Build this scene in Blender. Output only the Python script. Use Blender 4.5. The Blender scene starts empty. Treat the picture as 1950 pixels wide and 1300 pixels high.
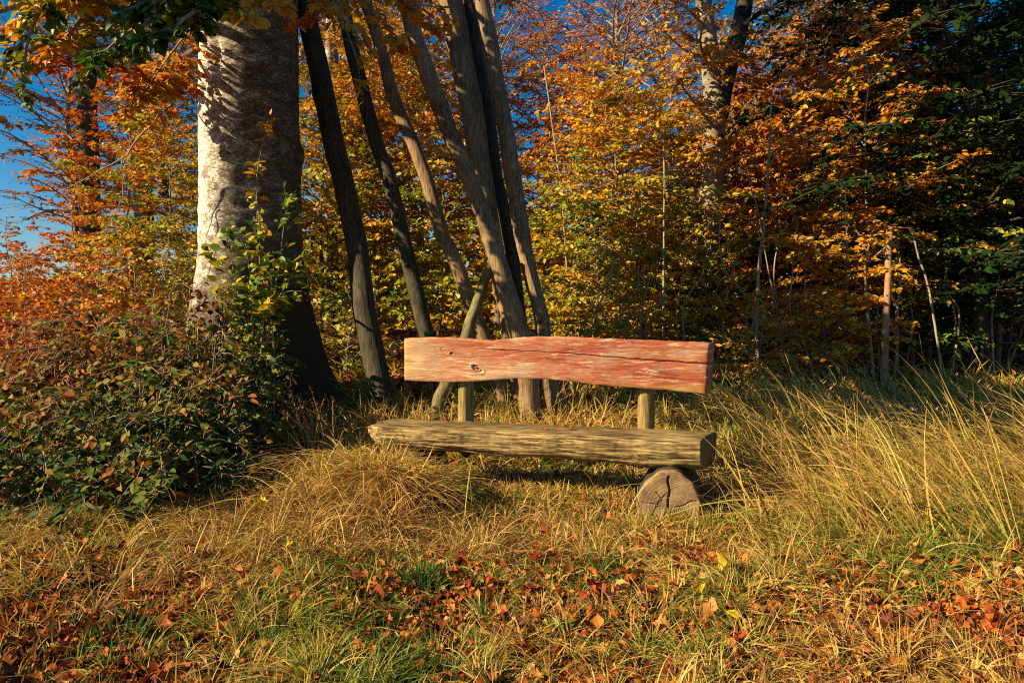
import bpy, math, random
import numpy as np
from mathutils import Vector
R = math.radians
sc = bpy.context.scene
col = sc.collection

# ------------------------------------------------------------------ camera
CAM_H, F, CX, HY = 1.07, 1300.0, 975.0, 620.0     # photo is 1950 px wide
cd = bpy.data.cameras.new('camera'); cam = bpy.data.objects.new('camera', cd); col.objects.link(cam)
cd.sensor_width = 36.0; cd.lens = 24.0; cd.clip_start = 0.05; cd.clip_end = 3000
cam.location = (0, 0, CAM_H)
cam.rotation_euler = (R(90) - math.atan(30 / F), 0, 0)
sc.camera = cam

# ------------------------------------------------------------------ sun and sky
SUN_EL = R(27); SUN_AZ = math.atan2(-0.935, -0.355)    # clockwise from +Y : from the left, behind the camera
sdir = Vector((math.sin(SUN_AZ) * math.cos(SUN_EL), math.cos(SUN_AZ) * math.cos(SUN_EL), math.sin(SUN_EL)))
ld = bpy.data.lights.new('sun', 'SUN'); ld.energy = 5.0; ld.angle = R(0.5); ld.color = (1.0, 0.81, 0.50)
sun = bpy.data.objects.new('sun', ld); col.objects.link(sun)
sun.rotation_euler = (-sdir).to_track_quat('-Z', 'Y').to_euler(); sun.location = sdir * 60
world = bpy.data.worlds.new('World'); sc.world = world; world.use_nodes = True
wn = world.node_tree; wn.nodes.clear()
sky = wn.nodes.new('ShaderNodeTexSky'); sky.sky_type = 'NISHITA'; sky.sun_disc = False
sky.sun_elevation = SUN_EL; sky.sun_rotation = SUN_AZ % (2 * math.pi)
sky.air_density = 1.2; sky.dust_density = 0.2; sky.ozone_density = 5.0
bg = wn.nodes.new('ShaderNodeBackground'); bg.inputs['Strength'].default_value = 0.055
wo = wn.nodes.new('ShaderNodeOutputWorld')
hs = wn.nodes.new('ShaderNodeHueSaturation'); hs.inputs['Saturation'].default_value = 1.45; hs.inputs['Value'].default_value = 1.0
wn.links.new(sky.outputs[0], hs.inputs['Color']); wn.links.new(hs.outputs[0], bg.inputs[0]); wn.links.new(bg.outputs[0], wo.inputs[0])
sc.view_settings.view_transform = 'Standard'; sc.view_settings.look = 'None'
sc.view_settings.exposure = 1.12; sc.view_settings.gamma = 1.0
sc.cycles.filter_width = 1.1; sc.cycles.use_denoising = False; sc.cycles.sample_clamp_indirect = 3.0
sc.cycles.max_bounces = 5; sc.cycles.diffuse_bounces = 2; sc.cycles.transmission_bounces = 3
sc.cycles.transparent_max_bounces = 4; sc.cycles.caustics_reflective = False; sc.cycles.caustics_refractive = False

# ------------------------------------------------------------------ helpers
def W(px, py, D):
    """world point seen at photo pixel (px, py) at distance D"""
    return np.array([(px - CX) / F * D, D, CAM_H - (py - HY) / F * D])

def smooth(t):
    t = np.clip(t, 0, 1); return t * t * (3 - 2 * t)

def vnoise(x, y, s=0):
    return (np.sin(x * 1.31 + y * 0.73 + s) + np.sin(x * -0.87 + y * 1.57 + s * 2.1) + np.sin(x * 2.3 - y * 1.9 + s * .7) * .5 + np.sin(x * 0.41 + y * 2.9 + s * 1.3) * .5) / 3

def terrain(x, y):
    x = np.asarray(x, float); y = np.asarray(y, float)
    z = 0.95 * smooth((y - 4.2) / 10)
    near = np.clip((14 - np.hypot(x, y - 3)) / 8, 0, 1)
    z = z + near * (0.03 * vnoise(x * 1.7, y * 1.7, 1) + 0.016 * vnoise(x * 5.1, y * 5.1, 4))
    z = z + 0.10 * smooth((x - 1.6) / 1.2) * smooth((y - 3.2) / 1.2) * smooth((9 - y) / 3)
    z = z + 0.16 * np.exp(-((x + 1.0) / .42) ** 2 - ((y - 3.95) / .38) ** 2)
    return z

def make(name, V, faces, mat=None, parent=None, attrs=None, smooth_sh=True):
    """one mesh object out of numpy arrays; faces = list of (n,k) int arrays"""
    V = np.asarray(V, np.float32)
    if not isinstance(faces, (list, tuple)): faces = [faces]
    faces = [np.asarray(f, np.int32) for f in faces if len(f)]
    me = bpy.data.meshes.new(name)
    me.vertices.add(len(V)); me.vertices.foreach_set('co', V.ravel())
    tot = np.concatenate([np.full(len(f), f.shape[1], np.int32) for f in faces])
    idx = np.concatenate([f.ravel() for f in faces])
    me.loops.add(len(idx)); me.loops.foreach_set('vertex_index', idx)
    me.polygons.add(len(tot))
    st = np.zeros(len(tot), np.int32); st[1:] = np.cumsum(tot)[:-1]
    me.polygons.foreach_set('loop_start', st); me.polygons.foreach_set('loop_total', tot)
    me.polygons.foreach_set('use_smooth', np.full(len(tot), smooth_sh))
    for k, a in (attrs or {}).items():
        at = me.attributes.new(k, 'FLOAT', 'POINT'); at.data.foreach_set('value', np.asarray(a, np.float32))
    me.update(calc_edges=True); me.validate()
    if mat: me.materials.append(mat)
    o = bpy.data.objects.new(name, me); col.objects.link(o); o.color = (0, 0, 0, 1)
    if parent: o.parent = parent
    return o

def tag(o, label=None, cat=None, group=None, kind=None):
    if label: o['label'] = label
    if cat: o['category'] = cat
    if group: o['group'] = group
    if kind: o['kind'] = kind
    return o

def empty(name, loc, label, cat, group=None, rz=0):
    o = bpy.data.objects.new(name, None); col.objects.link(o); o.location = loc; o.rotation_euler = (0, 0, rz)
    o.empty_display_size = .2
    return tag(o, label, cat, group)

class Buf:
    def __init__(s): s.V = []; s.F = {}; s.A = {}; s.n = 0
    def add(s, V, F, **attrs):
        V = np.asarray(V, float).reshape(-1, 3)
        for f in (F if isinstance(F, list) else [F]):
            f = np.asarray(f)
            if len(f): s.F.setdefault(f.shape[1], []).append(f + s.n)
        s.V.append(V)
        for k, a in attrs.items(): s.A.setdefault(k, []).append(np.broadcast_to(np.asarray(a, float), (len(V),)))
        s.n += len(V)
    def build(s, name, mat, parent=None, smooth_sh=True):
        return make(name, np.concatenate(s.V), [np.concatenate(f) for f in s.F.values()], mat, parent,
                    {k: np.concatenate(a) for k, a in s.A.items()}, smooth_sh)

def unit(v):
    return v / np.maximum(np.linalg.norm(v, axis=-1, keepdims=True), 1e-9)

def resample(P, n):
    """smooth curve through control points (Catmull-Rom), n samples"""
    P = np.asarray(P, float); m = len(P)
    u = np.linspace(0, m - 1, n); i = np.minimum(u.astype(int), m - 2); t = (u - i)[:, None]
    g = lambda k: P[np.clip(k, 0, m - 1)]
    p0, p1, p2, p3 = g(i - 1), g(i), g(i + 1), g(i + 2)
    if m == 2: return p1 * (1 - t) + p2 * t
    return 0.5 * (2 * p1 + (p2 - p0) * t + (2 * p0 - 5 * p1 + 4 * p2 - p3) * t ** 2 + (3 * p1 - p0 - 3 * p2 + p3) * t ** 3)

def tube(P, rad, sides=8, dr=None, cap=True):
    """swept tube; dr(a, s) multiplies the radius; returns V, [faces]"""
    P = np.asarray(P, float); n = len(P); rad = np.broadcast_to(np.asarray(rad, float), (n,))
    T = unit(np.gradient(P, axis=0))
    ref = np.array([0, 1.0, 0]) if abs(T[n // 2][1]) < .8 else np.array([1.0, 0, 0])
    X = unit(np.cross(T, ref)); Y = np.cross(T, X)
    a = np.linspace(0, 2 * np.pi, sides, endpoint=False)
    rr = rad[:, None] * np.ones(sides)
    if dr is not None: rr = rr * dr(a[None, :], np.linspace(0, 1, n)[:, None])
    V = P[:, None] + X[:, None] * (np.cos(a) * rr)[..., None] + Y[:, None] * (np.sin(a) * rr)[..., None]
    V = V.reshape(-1, 3)
    i = np.arange(n - 1)[:, None] * sides; j = np.arange(sides); k = (j + 1) % sides
    Fq = np.stack([i + j, i + k, i + sides + k, i + sides + j], -1).reshape(-1, 4)
    Fs = [Fq]
    if cap:
        V = np.concatenate([V, P[:1], P[-1:]]); c0 = n * sides
        Fs.append(np.concatenate([np.stack([np.full(sides, c0), k, j], -1),
                                  np.stack([np.full(sides, c0 + 1), (n - 1) * sides + j, (n - 1) * sides + k], -1)]))
    return V, Fs

def leaf_arrays(pos, d, nrm, size, v, rng, wide=.55, fold=.18, curl=.15, shade=None):
    """simple 6-vertex folded leaves"""
    n = len(pos); d = unit(d); s = unit(np.cross(nrm, d)); u = np.cross(d, s)
    L = size[:, None]; Wd = L * wide * .5
    c = curl * rng.uniform(-1, 1.5, (n, 1)) * L
    V = np.empty((n, 6, 3))
    V[:, 0] = pos
    V[:, 1] = pos + d * L * .3 - s * Wd + u * L * fold * .5
    V[:, 2] = pos + d * L * .68 - s * Wd * .85 + u * L * fold * .45 - u * c * .4
    V[:, 3] = pos + d * L - u * c
    V[:, 4] = pos + d * L * .68 + s * Wd * .85 + u * L * fold * .45 - u * c * .4
    V[:, 5] = pos + d * L * .3 + s * Wd + u * L * fold * .5
    b = np.arange(n)[:, None] * 6
    Fq = np.concatenate([b + np.array([0, 1, 2, 3]), b + np.array([0, 3, 4, 5])])
    return V.reshape(-1, 3), Fq, np.repeat(v, 6)

def blades(root, h, az, lean, droop, w, v, rng, seg=5, twist=1.0):
    """grass blades as curved tapering ribbons"""
    n = len(root); t = np.linspace(0, 1, seg + 1)[None, :, None]
    L = h[:, None, None]; dirx = np.stack([np.cos(az), np.sin(az), 0 * az], -1)[:, None]
    le = lean[:, None, None]; dp = droop[:, None, None]
    hor = le * t + dp * t ** 2 * .9
    ver = np.sqrt(np.clip(1 - le ** 2, .05, 1)) * t - dp * t ** 3 * .75
    side = rng.normal(0, .10, (n, 1, 1)) * t ** 2
    perp = np.stack([-np.sin(az), np.cos(az), 0 * az], -1)[:, None]
    C = root[:, None] + L * (dirx * hor + np.array([0, 0, 1.0]) * ver + perp * side)
    wa = az + rng.normal(0, 1, n) * twist + np.pi / 2
    wd = np.stack([np.cos(wa), np.sin(wa), rng.normal(0, .3, n)], -1)[:, None]
    ww = w[:, None, None] * .5 * np.clip(1.15 - t ** 2.2 * 1.05, .06, 1)
    V = np.stack([C - wd * ww, C + wd * ww], 2).reshape(-1, 3)
    b = np.arange(n)[:, None, None] * (2 * seg + 2) + np.arange(seg)[None, :, None] * 2
    Fq = (b + np.array([0, 1, 3, 2])).reshape(-1, 4)
    return V, Fq, np.repeat(v, 2 * seg + 2)

# ------------------------------------------------------------------ materials
def nmat(name):
    m = bpy.data.materials.new(name); m.use_nodes = True; nt = m.node_tree; nt.nodes.clear()
    return m, nt, nt.nodes.new('ShaderNodeOutputMaterial')

def N(nt, t, **kw):
    n = nt.nodes.new(t)
    for k, v in kw.items():
        if k in n.inputs.keys() if isinstance(k, str) else False: n.inputs[k].default_value = v
        else: setattr(n, k, v)
    return n

def ramp(nt, stops, interp='LINEAR'):
    r = nt.nodes.new('ShaderNodeValToRGB'); cr = r.color_ramp; cr.interpolation = interp
    while len(cr.elements) < len(stops): cr.elements.new(.5)
    for e, (p, c) in zip(cr.elements, stops): e.position = p; e.color = (*c, 1) if len(c) == 3 else c
    return r

def math_(nt, op, a, b=None, c=None, clamp=False):
    m = nt.nodes.new('ShaderNodeMath'); m.operation = op; m.use_clamp = clamp
    for i, x in enumerate((a, b, c)):
        if x is None: continue
        if isinstance(x, (int, float)): m.inputs[i].default_value = x
        else: nt.links.new(x, m.inputs[i])
    return m.outputs[0]

def noise(nt, vec, scale, detail=4, rough=.6, sc3=None):
    if sc3:
        mp = nt.nodes.new('ShaderNodeMapping'); mp.inputs['Scale'].default_value = sc3
        nt.links.new(vec, mp.inputs[0]); vec = mp.outputs[0]
    n = nt.nodes.new('ShaderNodeTexNoise'); n.inputs['Scale'].default_value = scale
    n.inputs['Detail'].default_value = detail; n.inputs['Roughness'].default_value = rough
    nt.links.new(vec, n.inputs['Vector']); return n.outputs['Fac']

def mixc(nt, fac, a, b, mode='MIX'):
    m = nt.nodes.new('ShaderNodeMix'); m.data_type = 'RGBA'; m.blend_type = mode
    for s, x in ((m.inputs[0], fac), (m.inputs[6], a), (m.inputs[7], b)):
        if isinstance(x, (int, float)): s.default_value = x
        elif isinstance(x, tuple): s.default_value = (*x, 1)
        else: nt.links.new(x, s)
    return m.outputs[2]

def leaf_mat(name, stops, noise_scale=.5, noise_amt=.5, transl=.35, rough=.5, zterm=0.0, spec=.3):
    """stops run over the autumn palette; per-leaf attribute v, world noise and the tree's own hue shift choose the colour"""
    m, nt, out = nmat(name)
    at = N(nt, 'ShaderNodeAttribute'); at.attribute_name = 'v'
    oi = nt.nodes.new('ShaderNodeObjectInfo'); sep = nt.nodes.new('ShaderNodeSeparateColor')
    nt.links.new(oi.outputs['Color'], sep.inputs[0])
    geo = nt.nodes.new('ShaderNodeNewGeometry')
    nz = noise(nt, geo.outputs['Position'], noise_scale, 3, .6)
    f = math_(nt, 'ADD', at.outputs['Fac'], sep.outputs[0])
    f = math_(nt, 'MULTIPLY_ADD', math_(nt, 'SUBTRACT', nz, .5), noise_amt, f)
    if zterm:
        sp = nt.nodes.new('ShaderNodeSeparateXYZ'); nt.links.new(geo.outputs['Position'], sp.inputs[0])
        f = math_(nt, 'ADD', f, math_(nt, 'MINIMUM', math_(nt, 'MAXIMUM', math_(nt, 'MULTIPLY_ADD', sp.outputs[2], zterm, -2.6 * zterm), -.02), .06))
    f = math_(nt, 'SUBTRACT', f, 1.0, clamp=True)
    r = ramp(nt, stops); nt.links.new(f, r.inputs[0])
    # small blotches and veins inside a leaf
    b = noise(nt, geo.outputs['Position'], 60, 2, .5)
    c = mixc(nt, math_(nt, 'MULTIPLY', b, .3), r.outputs[0], (.35, .3, .25), 'MULTIPLY')
    bs = nt.nodes.new('ShaderNodeBsdfPrincipled'); nt.links.new(c, bs.inputs['Base Color'])
    bs.inputs['Roughness'].default_value = rough; bs.inputs['Specular IOR Level'].default_value = spec
    tr = nt.nodes.new('ShaderNodeBsdfTranslucent'); nt.links.new(mixc(nt, 1.0, c, (1.0, .9, .55), 'MULTIPLY'), tr.inputs[0])
    mx = nt.nodes.new('ShaderNodeMixShader'); mx.inputs[0].default_value = transl
    nt.links.new(bs.outputs[0], mx.inputs[1]); nt.links.new(tr.outputs[0], mx.inputs[2])
    nt.links.new(mx.outputs[0], out.inputs[0]); return m

AUT = [(0, (.006, .018, .003)), (.10, (.02, .06, .008)), (.18, (.05, .13, .010)), (.30, (.24, .30, .015)), (.42, (.60, .45, .018)), (.54, (.70, .34, .015)),
       (.68, (.62, .19, .010)), (.84, (.46, .075, .008)), (1, (.20, .035, .010))]
M_LEAF = leaf_mat('autumn_leaf', AUT, zterm=.055)
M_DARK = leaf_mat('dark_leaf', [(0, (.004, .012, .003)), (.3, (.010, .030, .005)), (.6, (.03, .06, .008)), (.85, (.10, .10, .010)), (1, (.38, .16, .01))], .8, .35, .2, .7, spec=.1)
M_SHRUB = leaf_mat('shrub_leaf', [(0, (.014, .040, .010)), (.25, (.040, .080, .012)), (.42, (.12, .17, .02)), (.54, (.30, .21, .03)),
                                  (.68, (.36, .12, .022)), (.84, (.20, .055, .018)), (1, (.08, .03, .015))], 2.2, .6, .25, .6, spec=.12)
M_LITTER = leaf_mat('litter_leaf', [(0, (.62, .38, .12)), (.22, (.55, .24, .045)), (.42, (.50, .13, .02)), (.62, (.36, .06, .012)), (.8, (.20, .035, .010)), (1, (.07, .022, .012))],
                    2.0, .3, .15, .6, spec=.2)
M_GRASS = leaf_mat('grass_blade', [(0, (.025, .09, .012)), (.22, (.08, .20, .018)), (.40, (.30, .34, .04)), (.55, (.60, .40, .075)), (.68, (.76, .50, .16)),
                                   (.80, (.50, .25, .07)), (1, (.13, .05, .018))], 1.1, .55, .3, .55)

def wood_mat(name, stops, axis=2, stretch=18, scale=5, bump=.5, moss=None, patch=None, rough=.75, crack=0):
    m, nt, out = nmat(name)
    tc = nt.nodes.new('ShaderNodeTexCoord'); o = tc.outputs['Object']
    s3 = [stretch] * 3; s3[axis] = 1.0
    n1 = noise(nt, o, scale, 8, .65, tuple(s3)); n2 = noise(nt, o, scale * .5, 4, .6)
    f = math_(nt, 'MULTIPLY_ADD', n1, .7, math_(nt, 'MULTIPLY', n2, .3))
    r = ramp(nt, stops); nt.links.new(f, r.inputs[0]); c = r.outputs[0]
    if patch:
        pn = ramp(nt, [(patch[1], (0, 0, 0)), (patch[1] + .12, (1, 1, 1))]); nt.links.new(noise(nt, o, patch[2], 6, .7), pn.inputs[0])
        c = mixc(nt, pn.outputs[0], c, patch[0])
    if moss:
        pn = ramp(nt, [(moss[1], (0, 0, 0)), (moss[1] + .2, (1, 1, 1))]); nt.links.new(noise(nt, o, 2.2, 6, .7), pn.inputs[0])
        c = mixc(nt, math_(nt, 'MULTIPLY', pn.outputs[0], .8), c, moss[0])
    hgt = n1
    if crack:
        s4 = [stretch * .8] * 3; s4[axis] = .55
        n3 = noise(nt, o, scale * .55, 5, .6, tuple(s4)); rid = math_(nt, 'ABSOLUTE', math_(nt, 'SUBTRACT', n3, .5))
        ck = ramp(nt, [(.0, (1, 1, 1)), (.016, (0, 0, 0))]); nt.links.new(rid, ck.inputs[0])
        gate = ramp(nt, [(.50, (0, 0, 0)), (.56, (1, 1, 1))]); nt.links.new(noise(nt, o, 3.1, 3, .6), gate.inputs[0])
        ckm = math_(nt, 'MULTIPLY', math_(nt, 'MULTIPLY', ck.outputs[0], gate.outputs[0]), crack)
        c = mixc(nt, ckm, c, (.03, .02, .012)); hgt = math_(nt, 'SUBTRACT', n1, math_(nt, 'MULTIPLY', ckm, .5))
    bs = nt.nodes.new('ShaderNodeBsdfPrincipled'); nt.links.new(c, bs.inputs['Base Color']); bs.inputs['Roughness'].default_value = rough
    bs.inputs['Specular IOR Level'].default_value = .25
    bp = nt.nodes.new('ShaderNodeBump'); bp.inputs['Strength'].default_value = bump; bp.inputs['Distance'].default_value = .012
    nt.links.new(hgt, bp.inputs['Height']); nt.links.new(bp.outputs[0], bs.inputs['Normal'])
    nt.links.new(bs.outputs[0], out.inputs[0]); return m

M_POLE = wood_mat('weathered_pole', [(.36, (.07, .04, .018)), (.47, (.20, .12, .055)), (.58, (.34, .22, .11)), (.72, (.46, .33, .18))], 2, 14, 5, .5, moss=((.13, .12, .035), .56), crack=1.0, patch=((.11, .075, .04), .54, 3.4))
M_POLE_DARK = wood_mat('bark_pole', [(.36, (.02, .014, .009)), (.5, (.055, .043, .024)), (.66, (.13, .10, .06))], 2, 8, 6, .8, moss=((.065, .07, .022), .5), crack=.8)
M_TWIG = wood_mat('twig_bark', [(.3, (.13, .09, .055)), (.55, (.34, .26, .17)), (.75, (.46, .37, .26))], 2, 6, 6, .3)
M_TRUNK = wood_mat('forest_bark', [(.3, (.07, .055, .04)), (.5, (.17, .14, .10)), (.75, (.34, .30, .23))], 2, .35, 6, .5, moss=((.08, .09, .03), .6))
M_POST = wood_mat('mossy_post', [(.36, (.07, .045, .018)), (.47, (.22, .15, .05)), (.58, (.36, .25, .08)), (.75, (.45, .33, .12))], 2, 16, 6, .5, moss=((.17, .18, .03), .48))
M_SEAT = wood_mat('weathered_log', [(.38, (.03, .018, .008)), (.455, (.13, .08, .03)), (.51, (.30, .20, .075)), (.57, (.48, .34, .13)), (.66, (.64, .49, .24))], 0, 15, 5.0, 1.0, moss=((.13, .11, .03), .50), crack=1.0)

def beech_mat():
    m, nt, out = nmat('beech_bark')
    o = nt.nodes.new('ShaderNodeTexCoord').outputs['Object']
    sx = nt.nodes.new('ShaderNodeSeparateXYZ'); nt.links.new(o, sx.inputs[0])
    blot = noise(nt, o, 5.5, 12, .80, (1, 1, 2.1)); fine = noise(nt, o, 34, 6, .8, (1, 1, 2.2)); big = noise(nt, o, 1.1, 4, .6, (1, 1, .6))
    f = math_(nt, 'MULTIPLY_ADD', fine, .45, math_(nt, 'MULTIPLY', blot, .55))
    # white lichen crust fades to brown rightwards, painting the trunk's lit and shaded sides
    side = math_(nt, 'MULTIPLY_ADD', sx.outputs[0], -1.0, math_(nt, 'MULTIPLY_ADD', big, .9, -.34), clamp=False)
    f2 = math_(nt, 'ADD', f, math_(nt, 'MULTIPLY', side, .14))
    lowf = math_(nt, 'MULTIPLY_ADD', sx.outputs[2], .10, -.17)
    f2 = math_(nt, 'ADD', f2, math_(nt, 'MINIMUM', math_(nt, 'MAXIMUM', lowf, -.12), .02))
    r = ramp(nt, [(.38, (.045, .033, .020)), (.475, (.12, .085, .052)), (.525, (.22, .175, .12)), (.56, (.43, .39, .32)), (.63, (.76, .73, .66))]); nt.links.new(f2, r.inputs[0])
    bs = nt.nodes.new('ShaderNodeBsdfPrincipled'); nt.links.new(r.outputs[0], bs.inputs['Base Color']); bs.inputs['Roughness'].default_value = .85
    bs.inputs['Specular IOR Level'].default_value = .15
    bp = nt.nodes.new('ShaderNodeBump'); bp.inputs['Strength'].default_value = .9; bp.inputs['Distance'].default_value = .018
    nt.links.new(f, bp.inputs['Height']); nt.links.new(bp.outputs[0], bs.inputs['Normal'])
    nt.links.new(bs.outputs[0], out.inputs[0]); return m
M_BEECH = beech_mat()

def red_mat():
    m, nt, out = nmat('worn_red_paint')
    o = nt.nodes.new('ShaderNodeTexCoord').outputs['Object']
    # wavy grain lines
    warp = noise(nt, o, 2.2, 3, .5, (1.4, 1, 3)); sx = nt.nodes.new('ShaderNodeSeparateXYZ'); nt.links.new(o, sx.inputs[0])
    cb = nt.nodes.new('ShaderNodeCombineXYZ'); nt.links.new(math_(nt, 'MULTIPLY', sx.outputs[0], .9), cb.inputs[0])
    nt.links.new(math_(nt, 'MULTIPLY_ADD', sx.outputs[2], 34.0, math_(nt, 'MULTIPLY', warp, 3.0)), cb.inputs[2])
    grain = noise(nt, cb.outputs[0], 3.4, 8, .72)
    fine = noise(nt, o, 11, 10, .8, (.7, 4, 18))
    # the middle and left of the board is worn most, the right end keeps its red
    big = noise(nt, o, 1.5, 5, .6, (1.0, 1, 2.2))
    wear = math_(nt, 'MULTIPLY_ADD', sx.outputs[0], -.10, math_(nt, 'MULTIPLY_ADD', big, .75, math_(nt, 'MULTIPLY_ADD', fine, .35, math_(nt, 'MULTIPLY', grain, .38))))
    r = ramp(nt, [(.54, (.17, .028, .013)), (.64, (.29, .058, .023)), (.72, (.37, .105, .045)), (.80, (.45, .20, .095)), (.90, (.58, .40, .25))]); nt.links.new(wear, r.inputs[0])
    gr = ramp(nt, [(.40, (.42, .30, .22)), (.52, (1, 1, 1))]); nt.links.new(grain, gr.inputs[0])
    c = mixc(nt, .8, r.outputs[0], gr.outputs[0], 'MULTIPLY')
    rid = math_(nt, 'ABSOLUTE', math_(nt, 'SUBTRACT', noise(nt, o, 3.2, 5, .65, (.5, 1, 13)), .5))
    ck = ramp(nt, [(0, (1, 1, 1)), (.010, (0, 0, 0))]); nt.links.new(rid, ck.inputs[0])
    gt = ramp(nt, [(.52, (0, 0, 0)), (.58, (1, 1, 1))]); nt.links.new(noise(nt, o, 3.7, 3, .6), gt.inputs[0])
    c = mixc(nt, math_(nt, 'MULTIPLY', math_(nt, 'MULTIPLY', ck.outputs[0], gt.outputs[0]), .8), c, (.06, .03, .02))
    # flaked bits down to pale wood
    fl = ramp(nt, [(.545, (0, 0, 0)), (.58, (1, 1, 1))]); nt.links.new(noise(nt, o, 14, 9, .8, (.35, 1, 3.4)), fl.inputs[0])
    c = mixc(nt, math_(nt, 'MULTIPLY', fl.outputs[0], .7), c, (.62, .45, .26))
    dm = ramp(nt, [(.50, (0, 0, 0)), (.62, (1, 1, 1))]); nt.links.new(noise(nt, o, 4.5, 8, .75, (.8, 1, 1.8)), dm.inputs[0])
    c = mixc(nt, math_(nt, 'MULTIPLY', dm.outputs[0], .6), c, (.32, .215, .15))
    # yellow-green algae at the left end and along the bottom edge
    al = math_(nt, 'MULTIPLY_ADD', sx.outputs[0], -1.5, -.78)
    al = math_(nt, 'ADD', al, math_(nt, 'MULTIPLY_ADD', sx.outputs[2], -7.0, -.72), clamp=False)
    al2 = math_(nt, 'MAXIMUM', math_(nt, 'MULTIPLY_ADD', sx.outputs[0], -2.4, -1.75), math_(nt, 'MULTIPLY_ADD', sx.outputs[2], -14.0, -1.75))
    al2 = math_(nt, 'MULTIPLY', math_(nt, 'ADD', al2, math_(nt, 'MULTIPLY', fine, .5), clamp=True), .75)
    c = mixc(nt, al2, c, (.40, .25, .06))
    bs = nt.nodes.new('ShaderNodeBsdfPrincipled'); nt.links.new(c, bs.inputs['Base Color']); bs.inputs['Roughness'].default_value = .6
    bs.inputs['Specular IOR Level'].default_value = .3
    bp = nt.nodes.new('ShaderNodeBump'); bp.inputs['Strength'].default_value = .32; bp.inputs['Distance'].default_value = .004
    nt.links.new(math_(nt, 'ADD', grain, fine), bp.inputs['Height']); nt.links.new(bp.outputs[0], bs.inputs['Normal'])
    nt.links.new(bs.outputs[0], out.inputs[0]); return m
M_RED = red_mat()

def endgrain_mat():
    m, nt, out = nmat('end_grain')
    o = nt.nodes.new('ShaderNodeTexCoord').outputs['Object']
    w = nt.nodes.new('ShaderNodeTexWave'); w.wave_type = 'RINGS'; w.rings_direction = 'Y'; w.inputs['Scale'].default_value = 22
    w.inputs['Distortion'].default_value = 2.5; w.inputs['Detail'].default_value = 3; w.inputs['Detail Scale'].default_value = 1.5; nt.links.new(o, w.inputs[0])
    n = noise(nt, o, 9, 8, .7)
    f = math_(nt, 'MULTIPLY_ADD', w.outputs['Fac'], .07, math_(nt, 'MULTIPLY', n, .93))
    r = ramp(nt, [(.30, (.05, .028, .012)), (.47, (.17, .10, .042)), (.58, (.27, .18, .075)), (.72, (.36, .26, .12))]); nt.links.new(f, r.inputs[0])
    bs = nt.nodes.new('ShaderNodeBsdfPrincipled'); nt.links.new(r.outputs[0], bs.inputs['Base Color']); bs.inputs['Roughness'].default_value = .8
    bp = nt.nodes.new('ShaderNodeBump'); bp.inputs['Strength'].default_value = .5; bp.inputs['Distance'].default_value = .004
    nt.links.new(f, bp.inputs['Height']); nt.links.new(bp.outputs[0], bs.inputs['Normal'])
    nt.links.new(bs.outputs[0], out.inputs[0]); return m
M_END = endgrain_mat()

def ground_mat():
    m, nt, out = nmat('forest_soil')
    o = nt.nodes.new('ShaderNodeNewGeometry').outputs['Position']
    n1 = noise(nt, o, 2, 8, .7); n2 = noise(nt, o, 35, 6, .7)
    f = math_(nt, 'MULTIPLY_ADD', n1, .4, math_(nt, 'MULTIPLY', n2, .6))
    r = ramp(nt, [(.35, (.022, .014, .008)), (.5, (.07, .04, .018)), (.62, (.15, .075, .025)), (.75, (.20, .13, .05))]); nt.links.new(f, r.inputs[0])
    bs = nt.nodes.new('ShaderNodeBsdfPrincipled'); nt.links.new(r.outputs[0], bs.inputs['Base Color']); bs.inputs['Roughness'].default_value = .95
    bp = nt.nodes.new('ShaderNodeBump'); bp.inputs['Strength'].default_value = 1; bp.inputs['Distance'].default_value = .03
    nt.links.new(n2, bp.inputs['Height']); nt.links.new(bp.outputs[0], bs.inputs['Normal'])
    nt.links.new(bs.outputs[0], out.inputs[0]); return m
M_SOIL = ground_mat()

# ------------------------------------------------------------------ ground
def axis(lo, hi, n, far):
    c = np.linspace(lo, hi, n); k = np.geomspace(1, far, 14)
    return np.concatenate([lo - k[::-1], c, hi + k])
gx = axis(-12, 12, 260, 900); gy = axis(-3, 18, 230, 900)
X, Y = np.meshgrid(gx, gy); Z = terrain(X, Y)
nx = len(gx); i, j = np.meshgrid(np.arange(nx - 1), np.arange(len(gy) - 1)); b = (j * nx + i).ravel()
tag(make('ground', np.stack([X, Y, Z], -1).reshape(-1, 3), np.stack([b, b + 1, b + nx + 1, b + nx], -1), M_SOIL), kind='structure',
    label='brown leaf-strewn woodland ground rising gently behind the bench')

# ------------------------------------------------------------------ bench
rng = np.random.default_rng(5)
BL = W(692, 620, 4.24)[:2]; BR = W(1335, 620, 3.70)[:2]
bd = (BR - BL); blen = float(np.linalg.norm(bd)); bang = math.atan2(bd[1], bd[0])
bmid = (BL + BR) / 2
bench = empty('park_bench', (bmid[0], bmid[1], 0), 'rustic log bench with worn red wavy backrest board, standing in dry grass', 'bench', rz=bang)
# local frame: x along the bench (left to right), y away from the camera, z up
def to_local(p):
    v = np.array([p[0] - bmid[0], p[1] - bmid[1]]); c, s = math.cos(bang), math.sin(bang)
    return np.array([v[0] * c + v[1] * s, -v[0] * s + v[1] * c, p[2]])
def fbm1(x, seed, o=5):
    r_ = np.random.default_rng(seed); s = 0
    for k in range(o): s = s + np.sin(x * 2 ** k * 2.1 + r_.uniform(0, 6)) / 2 ** k
    return s

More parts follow.
